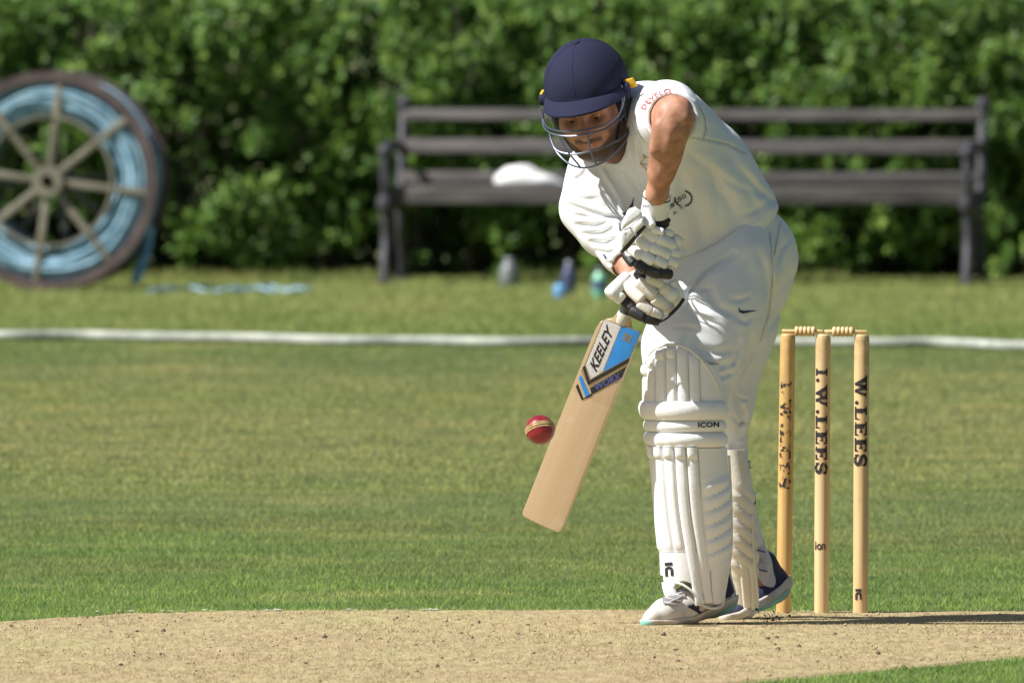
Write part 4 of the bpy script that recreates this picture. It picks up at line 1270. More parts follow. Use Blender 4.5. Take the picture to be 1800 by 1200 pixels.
lipm = inh * np.exp(-((lc[:, 1] + .072) / .0065) ** 2) * (np.abs(lc[:, 0]) < .019) * (lc[:, 2] > .078)
hair = np.clip(np.maximum.reduce([beard, side, mous, brw]) - lipm * .7, 0, 1)
me.attributes.new('hair', 'FLOAT', 'POINT').data.foreach_set('value', hair.astype(np.float32))
me.attributes.new('lip', 'FLOAT', 'POINT').data.foreach_set('value', (lipm * .6).astype(np.float32))
nt = skin.node_tree; N, L = nt.nodes, nt.links; b = N['Principled BSDF']
src = b.inputs['Base Color'].links[0].from_socket
for an, c in (('lip', (.36, .13, .11, 1)), ('hair', (.05, .030, .022, 1))):
    at = N.new('ShaderNodeAttribute'); at.attribute_name = an
    mx = N.new('ShaderNodeMix'); mx.data_type = 'RGBA'; L.new(at.outputs['Fac'], mx.inputs['Factor']); L.new(src, mx.inputs[6]); mx.inputs[7].default_value = c; src = mx.outputs[2]
L.new(src, b.inputs['Base Color'])
# eyes
eyew = pm('eye_white', (.30, .25, .23), .25); iris = pm('iris', (.02, .012, .008), .2)
for s in (-1, 1):
    c = Hd(s * .032, -.001, .0715)
    mb = MB(); mb.lathe([(max(.0125 * math.sin(t), 1e-5), -.0125 * math.cos(t)) for t in np.linspace(.03, math.pi - .03, 12)], 16, HM, c); e = mb.build('eye', eyew, person)
    mb = MB(); dv = np.array([-.10, -.30, .95]); c2 = c + HM @ (dv / np.linalg.norm(dv) * .0072)
    mb.lathe([(max(.0068 * math.sin(t), 1e-5), -.0068 * math.cos(t)) for t in np.linspace(.03, math.pi - .03, 10)], 12, HM, c2); mb.build('iris', iris, e)
    lidf = lambda p, s=s: smax(np.maximum(el(c, (.0155, .0143, .0148), HM)(p), -el(c, (.0120, .0120, .0120), HM)(p)), -((p - c) @ HM[:, 1] - .0004 + .12 * ((p - c) @ HM[:, 0]) * s), .001)
    sdf_obj('eyelid', lidf, c - .02, c + .02, .0011, skin, person)

cream = pm('cream_shirt_cloth', (.775, .775, .78), .8, var=.03, vscale=5, bump=.08, bscale=420, fold=.40, fscale=6, spec=.2)
flannel = pm('cream_trouser_cloth', (.775, .775, .78), .8, var=.03, vscale=5, bump=.08, bscale=420, fold=.38, fscale=6, spec=.2)

def plane(p0, n):
    n = np.asarray(n, float); n /= np.linalg.norm(n); p0 = np.asarray(p0)
    return lambda p: (p - p0) @ n
# ------------------------------------------------------------------ shirt
torso = union([
    rc(P(1124, 206, .03), P(1150, 215, .05), 58 * k_, 66 * k_),
    rc(P(1170, 207, -.10), P(1180, 252, .02), 60 * k_, 84 * k_),
    rc(P(1160, 245, .0), P(1222, 308, .12), 92 * k_, 95 * k_),
    rc(P(1222, 308, .13), P(1284, 392, .20), 95 * k_, 92 * k_),
    rc(P(1175, 330, .09), P(1240, 392, .17), 82 * k_, 90 * k_),
    rc(P(1085, 300, .06), P(1175, 330, .07), 62 * k_, 82 * k_),
    rc(P(1056, 300, .05), P(1085, 300, .06), 50 * k_, 62 * k_)], .05)
slL_end = P(1182, 208, -.32)
sleeveL = chain([C(1168, 207, -.10, 60), C(1179, 208, -.20, 53), C(1182, 208, -.36, 45.5)], .03)
sleeveR1 = rc(P(1056, 298, .05), P(1046, 362, .02), 54 * k_, 59 * k_)
sleeveR2 = chain([C(1046, 362, .02, 59), C(1064, 402, -.02, 45), C(1092, 444, -.11, 33), C(1112, 474, -.19, 29)], .03)
slR_end = P(1099, 472, -.155)
armdir = P(1112, 474, -.19) - P(1085, 434, -.09)
collar_c = P(1098, 245, -.02); cdir = Hd(0, -.06, -.015) - P(1112, 250, .02); cdir /= np.linalg.norm(cdir)
hem_n = np.array([.538, .30, -.843])
sh_cr = creases([
    ([(1002, 360), (1040, 374), (1075, 382), (1100, 386)], 3.5, 5, -.2, .12), ([(1014, 378), (1050, 384), (1085, 380)], 3, 4, -.2, .12), ([(1014, 395), (1046, 397), (1072, 389)], 3.5, 5, -.2, .12),
    ([(1026, 411), (1058, 410), (1080, 400)], 3.5, 5, -.3, .12), ([(1040, 424), (1062, 428), (1088, 418)], 4, 6, -.3, .12), ([(1000, 322), (1022, 310), (1034, 296)], 4, 4, -.2, .2),
    ([(1060, 300), (1088, 345), (1100, 385)], 4, -3.5, -.2, .25), ([(1095, 292), (1118, 325), (1130, 348)], 5, 3, -.2, .25), ([(1062, 320), (1080, 352), (1096, 388)], 3, 3, -.2, .25),
    ([(1108, 252), (1114, 300), (1130, 330)], 3, 3, -.2, .3), ([(1120, 245), (1128, 275), (1136, 300)], 3, 3, -.2, .3), ([(1116, 205), (1126, 232), (1140, 255)], 4, 4, -.2, .1),
    ([(1190, 462), (1225, 455), (1262, 432)], 5, 4, -.3, .3), ([(1240, 300), (1275, 345), (1300, 400)], 10, 4, -.2, .3), ([(1200, 330), (1225, 385), (1240, 430)], 12, 4, -.2, .3),
    ([(1305, 300), (1330, 330), (1362, 358)], 6, 4, -.2, .5), ([(1280, 270), (1310, 320), (1330, 372)], 9, 3.5, -.2, .5), ([(1222, 180), (1236, 200), (1241, 228), (1236, 246)], 2.2, 2.2, -.2, .3),
    ([(1215, 242), (1245, 246), (1280, 254), (1310, 270)], 2.2, 1.8, -.2, .4), ([(1150, 150), (1190, 160), (1215, 176)], 4, 3, -.3, .2), ([(1008, 345), (1030, 352), (1052, 350)], 4, 3, -.2, .12), ([(1050, 440), (1068, 446), (1090, 438)], 3.5, 3, -.3, .12), ([(1068, 462), (1082, 462), (1098, 452)], 3, 2.5, -.3, .12),
    ([(1215, 470), (1250, 452), (1290, 420), (1330, 392), (1366, 362)], 4, -2, -.3, .5), ([(1250, 290), (1262, 330), (1262, 380)], 7, 3, -.2, .4), ([(1210, 270), (1250, 300), (1300, 330), (1345, 345)], 6, 2, -.2, .4), ([(1300, 380), (1325, 372), (1355, 352)], 5, 3, -.2, .5), ([(1185, 420), (1205, 440), (1240, 446)], 5, 3, -.3, .3), ([(1196, 300), (1202, 340), (1196, 390)], 8, 2.5, -.2, .3)])
def shirt(p):
    d = torso(p)
    d = smin(d, sleeveL(p), .03); d = smin(d, smin(sleeveR1(p), sleeveR2(p), .03), .03)
    nz = .0022 * np.sin(p[:, 0] * 31 + p[:, 2] * 23 + 2 * np.sin(p[:, 2] * 17)) * np.sin(p[:, 1] * 19 + p[:, 2] * 9)
    d = d + nz + sh_cr(p)
    # sleeve openings
    far = np.linalg.norm(p - slL_end, axis=1)
    cut = (p - slL_end) @ np.array([.02, -1, 0.06])
    d = np.where(far < .12, smax(d, cut, .004), np.where(p[:, 1] < slL_end[1] - .02, np.where(p[:, 2] > P(1180, 300)[2], np.maximum(d, .02), d), d))
    farR = np.linalg.norm(p - slR_end, axis=1)
    ad = armdir / np.linalg.norm(armdir)
    d = np.where(farR < .13, smax(d, (p - slR_end) @ ad, .004), d)
    # hem
    d = smax(d, plane(P(1286, 414, .20), hem_n)(p), .008)
    # hollow sleeves and neck
    d = np.maximum(d, -(armL(p) - .002) - np.where(cut < -.05, 1, 0)); d = np.maximum(d, -(foreR(p) - .003) - np.where((p - slR_end) @ ad < -.05, 1, 0))
    hole = rc(collar_c, collar_c + cdir * .15, .066, .075)(p)
    d = smax(d, -hole, .006)
    return d
shirt_o = sdf_obj('shirt', shirt, P(970, 110, -.42) - np.array([0, 0, .62]), P(1400, 110, .45) + np.array([.02, .0, .02]), .0036, cream, person, it=1)
# collar: a stand-up fold round the neck, open at the front
n1_ = np.cross(cdir, [0, 0, 1.0]); n1_ /= np.linalg.norm(n1_); n2_ = np.cross(cdir, n1_)
Vc = []; Fc = []; nn = 40; rows = [(-.016, .072), (.004, .073), (.020, .072), (.030, .075), (.022, .081), (.004, .086), (-.020, .091)]
for h_, r_ in rows:
    for k in range(nn):
        t = 2 * math.pi * k / nn
        dirv = math.cos(t) * n1_ + math.sin(t) * n2_
        fr = max(0, dirv @ np.array([-.3, -.7, -.6]))
        Vc.append(collar_c + cdir * (h_ * (1 - .55 * fr)) + dirv * r_ * (1 + .03 * math.sin(3 * t)))
for i in range(len(rows) - 1):
    for k in range(nn): Fc.append((i * nn + k, i * nn + (k + 1) % nn, (i + 1) * nn + (k + 1) % nn, (i + 1) * nn + k))
mb = MB(); mb.add(Vc, Fc); mb.build('collar', cream, shirt_o)

# ------------------------------------------------------------------ trousers
tr_f = union([
    rc(P(1282, 410, .19), P(1310, 450, .26), 78 * k_, 84 * k_), rc(P(1262, 420, .15), P(1275, 458, .14), 74 * k_, 88 * k_), rc(P(1311, 450, .27), P(1308, 490, .28), 83 * k_, 78 * k_)], .05)
thF = chain([C(1268, 475, .13, 88), C(1245, 545, .07, 90), C(1219, 615, .01, 84), C(1206, 715, -.06, 62), C(1212, 820, -.03, 46), C(1228, 1000, .01, 36)], .05)
thB = chain([C(1310, 480, .28, 76), C(1293, 580, .27, 64), C(1285, 650, .26, 44), C(1279, 712, .25, 37), C(1276, 790, .28, 30), C(1316, 950, .37, 25)], .05)
tr_cr = creases([
    ([(1216, 578), (1196, 620), (1185, 660)], 6, 4, -.4, .2), ([(1186, 576), (1206, 574), (1226, 578)], 3, 3, -.4, .2), ([(1205, 545), (1212, 515), (1240, 480), (1290, 445)], 5, 8, -.4, .3), ([(1204, 512), (1225, 508), (1250, 506)], 3.5, 3, -.4, .3),
    ([(1232, 640), (1262, 645), (1290, 636)], 5, 3.5, -.4, .3), ([(1240, 660), (1268, 662), (1296, 652)], 4, 3.5, -.4, .3), ([(1222, 610), (1258, 620), (1290, 614)], 6, 2.5, -.4, .3),
    ([(1352, 425), (1356, 460), (1358, 500), (1350, 560), (1334, 600)], 2.4, 2.5, -.4, .4), ([(1285, 528), (1304, 526), (1318, 520)], 4, 3, -.4, .3), ([(1296, 560), (1312, 566), (1322, 556)], 4, 3, -.4, .3),
    ([(1362, 470), (1372, 440), (1386, 420)], 5, 3, -.4, .6), ([(1358, 520), (1378, 500), (1392, 482)], 6, 3, -.4, .6), ([(1296, 700), (1306, 730), (1298, 760)], 5, 5, .0, .6), ([(1288, 730), (1300, 745), (1312, 740)], 3, 4, .0, .6), ([(1296, 772), (1304, 770), (1310, 764)], 3, 3, .0, .6),
    ([(1290, 670), (1310, 640), (1330, 600)], 5, 4, .0, .6), ([(1150, 590), (1158, 640), (1160, 680)], 5, 3, -.4, .2), ([(1210, 540), (1228, 560), (1260, 566)], 5, 3.5, -.4, .3), ([(1240, 500), (1262, 540), (1300, 556)], 7, 3, -.4, .3), ([(1300, 600), (1292, 630), (1280, 655)], 4, 4, -.4, .4), ([(1322, 590), (1312, 620), (1296, 650)], 4, 3.5, -.2, .6), ([(1330, 440), (1345, 470), (1350, 520)], 7, 3, -.2, .6), ([(1376, 540), (1362, 560), (1350, 590)], 4, 3, .0, .6), ([(1290, 690), (1302, 700), (1314, 702)], 3, 4, .0, .6)])
def trousers(p):
    d = smin(tr_f(p), thF(p), .05); d = smin(d, thB(p), .035)
    nz = .002 * np.sin(p[:, 0] * 27 + p[:, 2] * 21 + 2 * np.sin(p[:, 2] * 15)) * np.sin(p[:, 1] * 21 + p[:, 2] * 11)
    d = d + nz + tr_cr(p)
    d = smax(d, -plane(P(1268, 392, .16), hem_n)(p), .01)
    return d
trousers_o = sdf_obj('trousers', trousers, P(1110, 360, -.22) - np.array([0, 0, .93]), P(1420, 360, .5) + np.array([.02, 0, .0]), .0045, flannel, person, it=1)
mb = MB()

# ------------------------------------------------------------------ prints on the clothes
navy = pm('navy_print', (.020, .024, .055), .6); redp = pm('red_print', (.55, .03, .03), .6); goldp = pm('gold_print', (.45, .26, .06), .6); greyp = pm('charcoal_print', (.06, .06, .07), .6)
bs = bvh_of(shirt_o, body_o); bt = bvh_of(trousers_o)
def swoosh(pts_top, pts_bot):
    V = list(pts_top) + list(pts_bot); n = len(pts_top)
    F = [(i, i + 1, n + i + 1, n + i) for i in range(n - 1)]
    return np.array(V, float), F
V, F = swoosh([(1303, 537), (1300, 541), (1300, 545), (1307, 546.5), (1316, 546), (1331, 545.5)], [(1303, 537), (1298, 543), (1299, 549), (1306, 551), (1316, 549), (1331, 545.7)])
decal('logo', V, F, bt, navy, trousers_o, 3)
V, F = swoosh([(1114, 346), (1110, 358), (1104, 369), (1098, 373.5), (1094, 374), (1089.5, 371.5)], [(1114.3, 346), (1113, 360), (1107, 373), (1101, 379), (1096, 378), (1089.5, 371.7)])
decal('logo', V, F, bvh_of(shirt_o), navy, shirt_o, 3)
seam_m = pm('seam_thread_cream', (.60, .57, .51), .8)
for pts in ([(1222, 180), (1231, 190), (1238, 206), (1241, 226), (1236, 246)], [(1215, 242), (1245, 246), (1280, 254), (1312, 271)]):
    V, F = stroke(pts, 1.5); decal('seam', V, F, bvh_of(shirt_o), seam_m, shirt_o, 3)
for pts in ([(1353, 408), (1356, 440), (1359, 480), (1352, 550), (1336, 600)], [(1372, 392), (1366, 420), (1361, 450)]):
    V, F = stroke(pts, 1.5); decal('seam', V, F, bt, seam_m, trousers_o, 3)
# sleeve lettering DEVELO following the cuff
V, F = text_2d('DEVELO', .012, 0, 1.1)
arc_c = np.array([1183.0, 212.0]); Vp = []
for s, t in V:
    a = R(202) + s * R(64); rr_ = 52.5 + 8.0 * t
    Vp.append((arc_c[0] + rr_ * 1.0 * math.cos(a), arc_c[1] + rr_ * .92 * math.sin(a)))
decal('lettering', np.array(Vp), F, bvh_of(shirt_o), redp, shirt_o, 2.5)
# wreath badge with 50 and the letters left of it
bsh = bvh_of(shirt_o)
for a0, a1 in ((-80, 80), (110, 190)):
    V, F = stroke([(1201 + 15 * math.cos(R(a)), 349 + 13.5 * math.sin(R(a))) for a in np.linspace(a0, a1, 14)], [2.0 + 1.6 * (i % 2) for i in range(14)]); decal('wreath', V, F, bsh, greyp, shirt_o, 3)
V, F = text_2d('50', .01); decal('lettering', quad_map(V, [(1193, 355), (1207, 347), (1204, 340), (1190, 348)]), F, bsh, greyp, shirt_o, 2.5)
V, F = text_2d('ost', .02); decal('lettering', quad_map(V, [(1170, 376), (1194, 354), (1189, 348), (1166, 368)]), F, bsh, greyp, shirt_o, 2.5)
V, F = text_2d('R  S', .0); decal('lettering', quad_map(V, [(1186, 378), (1201, 365), (1198, 361), (1183, 374)]), F, bsh, greyp, shirt_o, 2.5)
for pts in ([(1138, 290), (1125, 287), (1133, 279), (1131, 272)], [(1131, 272), (1137, 278), (1140, 275)], [(1125, 287), (1132, 294), (1138, 299)]):
    V, F = stroke(pts, 1.4); decal('crest', V, F, bsh, goldp, shirt_o, 2.5)
V, F = stroke([(1061, 447), (1066, 454)], 3.2); decal('logo', V, F, bsh, navy, shirt_o, 2.5)
V, F = stroke([(1081, 478), (1104, 459)], 1.0); decal('hem_seam', V, F, bsh, greyp, shirt_o, 2.5)

# ------------------------------------------------------------------ gloves
glove_w = pm('white_glove_leather', (.80, .80, .79), .5, var=.04, vscale=25, bump=.1, bscale=200)
glove_d = pm('scuffed_glove_leather', (.77, .73, .66), .5, col2=(.62, .56, .46), vscale=18, lo=.55, hi=.8, bump=.1, bscale=200)
glove_k = pm('black_glove_leather', (.022, .022, .025), .45, bump=.25, bscale=300)
glove_f = pm('glove_lining', (.60, .58, .55), .8)
def Z3(x, y): return 1040 + x / 4.444, 320 + y / 4.444
def roll(name, a, b, ra, rb, mat, parent, squash=.85, n=16):
    a = np.asarray(a); b = np.asarray(b); t = b - a; L_ = np.linalg.norm(t); t = t / (L_ + 1e-9)
    dv = np.array([0, 1.0, 0]); dv = dv - t * (dv @ t); dv /= np.linalg.norm(dv); sv = np.cross(t, dv)
    V = []; F = []; rings = []
    e0 = min(.38 * ra, .3 * L_ + .2 * ra)
    for q in np.linspace(-88, 0, 6): rings.append((-e0 - ra * .5 * math.sin(R(-q)), ra * math.cos(R(q)) ** .7))
    for q in np.linspace(.25, .75, 3): rings.append((L_ * q, ra + (rb - ra) * q + .03 * ra))
    for q in np.linspace(0, 88, 6): rings.append((L_ + e0 + rb * .5 * math.sin(R(q)), rb * math.cos(R(q)) ** .7))
    for z, r in rings:
        for k in range(n):
            th = 2 * math.pi * k / n
            V.append(a + t * z + r * (math.cos(th) * sv + math.sin(th) * dv * squash))
    for i in range(len(rings) - 1):
        for k in range(n): F.append((i * n + k, i * n + (k + 1) % n, (i + 1) * n + (k + 1) % n, (i + 1) * n + k))
    F.append(tuple(range(n))); F.append(tuple((len(rings) - 1) * n + k for k in range(n)))
    mb = MB(); mb.add(V, F)
    return mb.build(name, mat, parent)
def glove(base_parts, fingers, wh, uc, name, label, mat_base, curve=.020, extra=None):
    g_ = sdf_obj(name, base_parts[0], base_parts[1], base_parts[2], .0032, mat_base, person)
    g_['label'] = label
    for fname, mat, segs in fingers:
        for (x0, y0, x1, y1, r) in segs:
            u0, v0 = Z3(x0, y0); u1, v1 = Z3(x1, y1)
            wa = wh - .034 + curve * ((u0 - uc) / 32) ** 2; wb = wh - .034 + curve * ((u1 - uc) / 32) ** 2
            roll(fname, P(u0, v0, wa), P(u1, v1, wb), r * 1.14 / 4.444 * k_, r * 1.14 / 4.444 * k_, mat, g_)
    return g_
def ZP(x, y, w): return P(*Z3(x, y), w)
zr = k_ / 4.444
# top hand (left): back of the hand, palm round the handle, wrist
WT = -.278
topf = union([rc(ZP(330, 260, WT - .012), ZP(350, 340, WT - .012), 62 * zr, 60 * zr), rc(ZP(350, 340, WT - .012), ZP(265, 470, WT - .012), 60 * zr, 48 * zr),
              rc(ZP(300, 450, WT), ZP(560, 560, WT + .004), 62 * zr, 62 * zr), rc(ZP(400, 430, WT), ZP(610, 520, WT + .004), 66 * zr, 66 * zr), rc(ZP(300, 570, WT), ZP(560, 660, WT + .004), 50 * zr, 50 * zr)], .012)
lo, hi = bounds_of([ZP(300, 250, WT), ZP(620, 660, WT)], .065)
gt = glove((topf, lo, hi), [
    ('index_roll', glove_w, [(425, 385, 478, 432, 40), (535, 452, 615, 490, 43), (655, 452, 668, 462, 40), (590, 395, 612, 404, 27)]),
    ('middle_roll', glove_w, [(388, 462, 430, 500, 40), (490, 520, 575, 563, 39), (630, 552, 652, 556, 40)]),
    ('ring_roll', glove_w, [(325, 530, 372, 566, 38), (422, 582, 460, 608, 37), (518, 618, 558, 642, 35), (612, 618, 642, 628, 38)]),
    ('little_roll', glove_k, [(276, 576, 312, 624, 33), (372, 648, 408, 674, 37), (455, 695, 505, 712, 36), (552, 714, 598, 718, 36)])],
    WT, 1143, 'top_glove', 'white batting glove with black little finger round the handle top', glove_w)
# padded panel on the back of the hand, its black border and thumb
def slab(poly, w0, th, rnd, name, mat, parent, h=.0022):
    sd_ = poly_sdf(poly); pts = [P(u, v, w0) for u, v in poly]
    def f(p):
        u, v = to_px(p)
        d2 = sd_(u, v) * k_ + rnd; dz = np.abs(p[:, 1] - (D0 + w0)) - th + rnd
        return np.minimum(np.maximum(d2, dz), 0) + np.sqrt(np.maximum(d2, 0) ** 2 + np.maximum(dz, 0) ** 2) - rnd
    lo, hi = bounds_of(pts, .012); lo[1] -= th; hi[1] += th
    return sdf_obj(name, f, lo, hi, h, mat, parent)
zp = lambda pts: [Z3(*p) for p in pts]
slab(zp([(338, 190), (388, 228), (398, 262), (300, 330), (232, 380), (228, 330), (268, 252)]), WT - .058, .012, .008, 'hand_panel', glove_w, gt)
slab(zp([(400, 268), (416, 332), (340, 402), (308, 340)]), WT - .058, .012, .008, 'hand_panel', glove_w, gt)
slab(zp([(304, 345), (334, 406), (236, 530), (208, 450), (226, 388)]), WT - .056, .012, .008, 'hand_panel', glove_w, gt)
mb = MB(); mb.tube(smooth_path([ZP(416, 340, WT - .06), ZP(350, 418, WT - .06), ZP(285, 495, WT - .055), ZP(228, 548, WT - .05)], 6), [.0052] * 18 + [.003], 8); mb.build('border', glove_k, gt)
roll('thumb_roll', ZP(440, 290, WT - .045), ZP(460, 325, WT - .05), 40 * zr, 38 * zr, glove_w, gt)
roll('thumb_roll', ZP(490, 370, WT - .042), ZP(540, 385, WT - .044), 30 * zr, 28 * zr, glove_w, gt)
# cuff
mb = MB()
ca, cb = P(1155.5, 341, -.315), P(1150, 377, -.292); ct = cb - ca; ct /= np.linalg.norm(ct)
pv = np.cross(ct, [0, 1.0, 0]); pv /= np.linalg.norm(pv); pw = np.cross(ct, pv)
Mc = np.stack([pv, pw, ct], 1); LC = np.linalg.norm(cb - ca)
mb.lathe([(.0300, 0), (.0338, .001), (.0345, .006), (.0335, LC * .5), (.0345, LC), (.030, LC + .004)], 24, Mc, ca); cuff = mb.build('cuff', glove_w, gt)
mb = MB(); mb.lathe([(.0350, .0055), (.0352, .007), (.0350, .0095)], 24, Mc, ca); mb.build('cuff_piping', navy, gt)
mb = MB(); mb.box(P(1171, 357, -.315), (.0085, .006, .021)); mb.build('cuff_tab', glove_w, gt, bevel=.003)
V, F = text_2d('ICON', .015, 0, 1.1); decal('lettering', quad_map(V, [(1148.5, 359.5), (1130.5, 360.5), (1130.5, 364), (1148.5, 363)]), F, bvh_of(cuff), navy, gt, 2.5, .0008)
ic_mark(*Z3(262, 420), 8, bvh_of(*[c for c in gt.children if c.name.startswith('hand_panel')]), glove_f, gt, R(200))
# bottom hand (right)
WB = -.226
botf = union([rc(ZP(300, 800, WB), ZP(520, 960, WB), 85 * zr, 85 * zr), rc(ZP(420, 790, WB), ZP(620, 880, WB), 70 * zr, 72 * zr), rc(ZP(330, 730, WB + .02), ZP(400, 780, WB), 55 * zr, 60 * zr)], .012)
lo, hi = bounds_of([ZP(250, 720, WB), ZP(680, 1040, WB)], .07)
gb = glove((botf, lo, hi), [
    ('index_roll', glove_d, [(288, 818, 370, 898, 45), (395, 960, 438, 996, 38), (482, 1022, 522, 1044, 37)]),
    ('middle_roll', glove_d, [(385, 798, 462, 866, 44), (505, 922, 588, 980, 44), (598, 985, 612, 990, 37)]),
    ('ring_roll', glove_d, [(455, 765, 525, 792, 36), (560, 840, 645, 905, 48), (658, 920, 670, 925, 42)]),
    ('little_roll', glove_k, [(238, 902, 298, 970, 37), (332, 1012, 385, 1040, 40), (430, 1070, 500, 1085, 32)])],
    WB, 1132, 'bottom_glove', 'scuffed white batting glove with black roll on the lower handle', glove_w, .016)
roll('side_roll', ZP(640, 800, WB + .0), ZP(680, 870, WB + .005), 42 * zr, 40 * zr, glove_w, gb)
roll('thumb_roll', ZP(165, 858, WB - .03), ZP(262, 752, WB - .012), 60 * zr, 46 * zr, glove_w, gb)
roll('thumb_roll', ZP(205, 915, WB - .03), ZP(225, 890, WB - .03), 36 * zr, 40 * zr, glove_w, gb)
mb = MB(); mb.tube(smooth_path([ZP(500, 1100, WB - .028), ZP(580, 1062, WB - .03), ZP(665, 985, WB - .022), ZP(718, 915, WB - .005)], 6), [.0045] * 19, 8); mb.build('border', glove_k, gb)
roll('wrist_band', ZP(352, 716, WB - .02), ZP(405, 738, WB - .02), 28 * zr, 26 * zr, glove_k, gb)

# ------------------------------------------------------------------ front pad
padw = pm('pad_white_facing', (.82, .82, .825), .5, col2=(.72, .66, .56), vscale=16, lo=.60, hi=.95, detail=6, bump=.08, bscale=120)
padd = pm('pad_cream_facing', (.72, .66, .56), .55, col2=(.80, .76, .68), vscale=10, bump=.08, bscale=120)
piping = pm('pad_piping', (.76, .73, .66), .6)
pin = pm('pad_lining', (.42, .40, .38), .9)
vv = np.array([560, 605, 650, 700, 785, 850, 950, 1000, 1035, 1070], float)
le = np.array([1134, 1133, 1132, 1132, 1142, 1147, 1154, 1157, 1160, 1166], float)
re_ = np.array([1268, 1270, 1272, 1275, 1278, 1282, 1285, 1282, 1276, 1272], float)
wc = np.array([-.065, -.065, -.065, -.06, -.05, -.04, -.015, -.005, .0, .0])
def pad_pt(v, a, off=0.0):
    l, r, w = np.interp(v, vv, le), np.interp(v, vv, re_), np.interp(v, vv, wc)
    c = P((l + r) / 2, v, w); Rr = (r - l) / 2 * k_ + off
    return c + np.array([Rr * math.sin(a), -Rr * 1.05 * math.cos(a), 0])
def drift(v): 
    t = np.clip((v - 850) / 210, 0, 1); return R(26) * t * t
def cane(a0, a1, v0, v1, parent, name='cane', mat=padw, h=.0065, r0=.0, r1=.0, base=-.004, dr=True, nv=None, na=9, rough=None, top=None, bot=None):
    """padded strip between two angles and two heights; r0, r1: how far its ends round off (px)"""
    nv = nv or max(6, int((v1 - v0) / 7))
    V = []; F = []
    ts = np.linspace(0, 1, nv)
    for layer in (0, 1):
        for t in ts:
            for s in np.linspace(-1, 1, na):
                a = (a0 + a1) / 2 + (a1 - a0) / 2 * s * .985
                va = top(s) if top else v0; vb = bot(s) if bot else v1
                v = va + (vb - va) * t
                ds, de = (v - va), (vb - v)
                e = 1.0
                if r0: e *= math.sqrt(max(0.0, 1 - max(0, 1 - ds / r0) ** 2))
                if r1: e *= math.sqrt(max(0.0, 1 - max(0, 1 - de / r1) ** 2))
                bulge = (max(0.0, 1 - abs(s) ** 3.0)) ** .55
                off = base if layer else (h * bulge * (.12 + .88 * e) + (rough(v, s) if rough else 0))
                V.append(pad_pt(v, a + (drift(v) if dr else 0), off))
    m = nv * na
    for i in range(nv - 1):
        for k in range(na - 1):
            q = i * na + k
            F.append((q, q + 1, q + na + 1, q + na)); F.append((m + q, m + q + na, m + q + na + 1, m + q + 1))
    for i in range(nv - 1):
        q = i * na; F.append((q, q + na, m + q + na, m + q)); q = i * na + na - 1; F.append((q, m + q, m + q + na, q + na))
    for k in range(na - 1):
        F.append((k, m + k, m + k + 1, k + 1)); q = (nv - 1) * na + k; F.append((q, q + 1, m + q + 1, m + q))
    mb = MB(); mb.add(V, F)
    return mb.build(name, mat, parent)
# backing shell
V = []; F = []; vs_ = np.linspace(640, 1010, 30); as_ = np.linspace(R(-100), R(100), 24)
for v in vs_:
    for a in as_: V.append(pad_pt(v, a, -.004))
for v in vs_:
    for a in as_: V.append(pad_pt(v, a, -.010))
na_ = len(as_); m_ = len(vs_) * na_
for i in range(len(vs_) - 1):
    for k in range(na_ - 1):
        q = i * na_ + k; F.append((q, q + 1, q + na_ + 1, q + na_)); F.append((m_ + q, m_ + q + na_, m_ + q + na_ + 1, m_ + q + 1))
for i in range(len(vs_) - 1):
    q = i * na_; F.append((q, q + na_, m_ + q + na_, m_ + q)); q += na_ - 1; F.append((q, m_ + q, m_ + q + na_, q + na_))
mb = MB(); mb.add(V, F); fpad = mb.build('front_pad', padw, person); fpad['label'] = 'clean white batting pad on the front leg'
ang = [R(x) for x in (-82, -60, -40.5, -22, -4.6, 13.5)]
for i in range(5):
    endv = 968 if i < 3 else 1058 - (0 if i == 4 else -4)
    cane(ang[i], ang[i + 1], 800, endv, fpad, r0=6, r1=10)
    cane(ang[i] + R(.5), ang[i + 1] - R(.5), 784, 807, fpad, name='cane_tip', h=.013, r1=11)
# canes above the knee
angt = [R(x) for x in (-84, -63, -45, -27, -11, 6, 22.5)]
tops = [638, 624, 610, 606, 609, 619]
for i in range(6):
    cane(angt[i], angt[i + 1], tops[i] + (20 if i < 4 else 3), 704, fpad, h=.0075, r0=5, dr=False)
    if i < 4: cane(angt[i] + R(.5), angt[i + 1] - R(.5), tops[i], tops[i] + 23, fpad, name='cane_tip', h=.012, r0=10, r1=10, dr=False)
cane(R(22.5), R(78), 640, 704, fpad, name='wing', h=.004, dr=False, na=13, top=lambda s: 628 + 62 * ((s + 1) / 2) ** 1.3)
# knee rolls
def kroll(v0, v1, a0, a1, h, mat=padw, name='knee_roll', par=None):
    n1, n2 = 40, 13; V = []; F = []
    for i in range(n1):
        t = i / (n1 - 1); a = a0 + (a1 - a0) * t
        e = math.sqrt(max(0, 1 - max(0, 1 - min(t, 1 - t) / .05) ** 2))
        for k in range(n2):
            ph = math.pi * k / (n2 - 1)
            V.append(pad_pt((v0 + v1) / 2 - (v1 - v0) / 2 * math.cos(ph) * (.4 + .6 * e), a, -.006 + (h + .006) * (math.sin(ph) ** .7) * e))
    for i in range(n1 - 1):
        for k in range(n2 - 1): F.append((i * n2 + k, i * n2 + k + 1, (i + 1) * n2 + k + 1, (i + 1) * n2 + k))
    mb = MB(); mb.add(V, F); return mb.build(name, mat, par or fpad)
k1 = kroll(702, 738, R(-98), R(72), .017); k2 = kroll(737.5, 758.5, R(-98), R(72), .010); k3 = kroll(758, 785, R(-98), R(72), .013)
V, F = text_2d('ICON', .03, 0, 1.05); decal('lettering', quad_map(V, [(1227, 751.5), (1264, 750), (1264, 741), (1227, 742)]), F, bvh_of(k2), ink, fpad, 3, .0008)
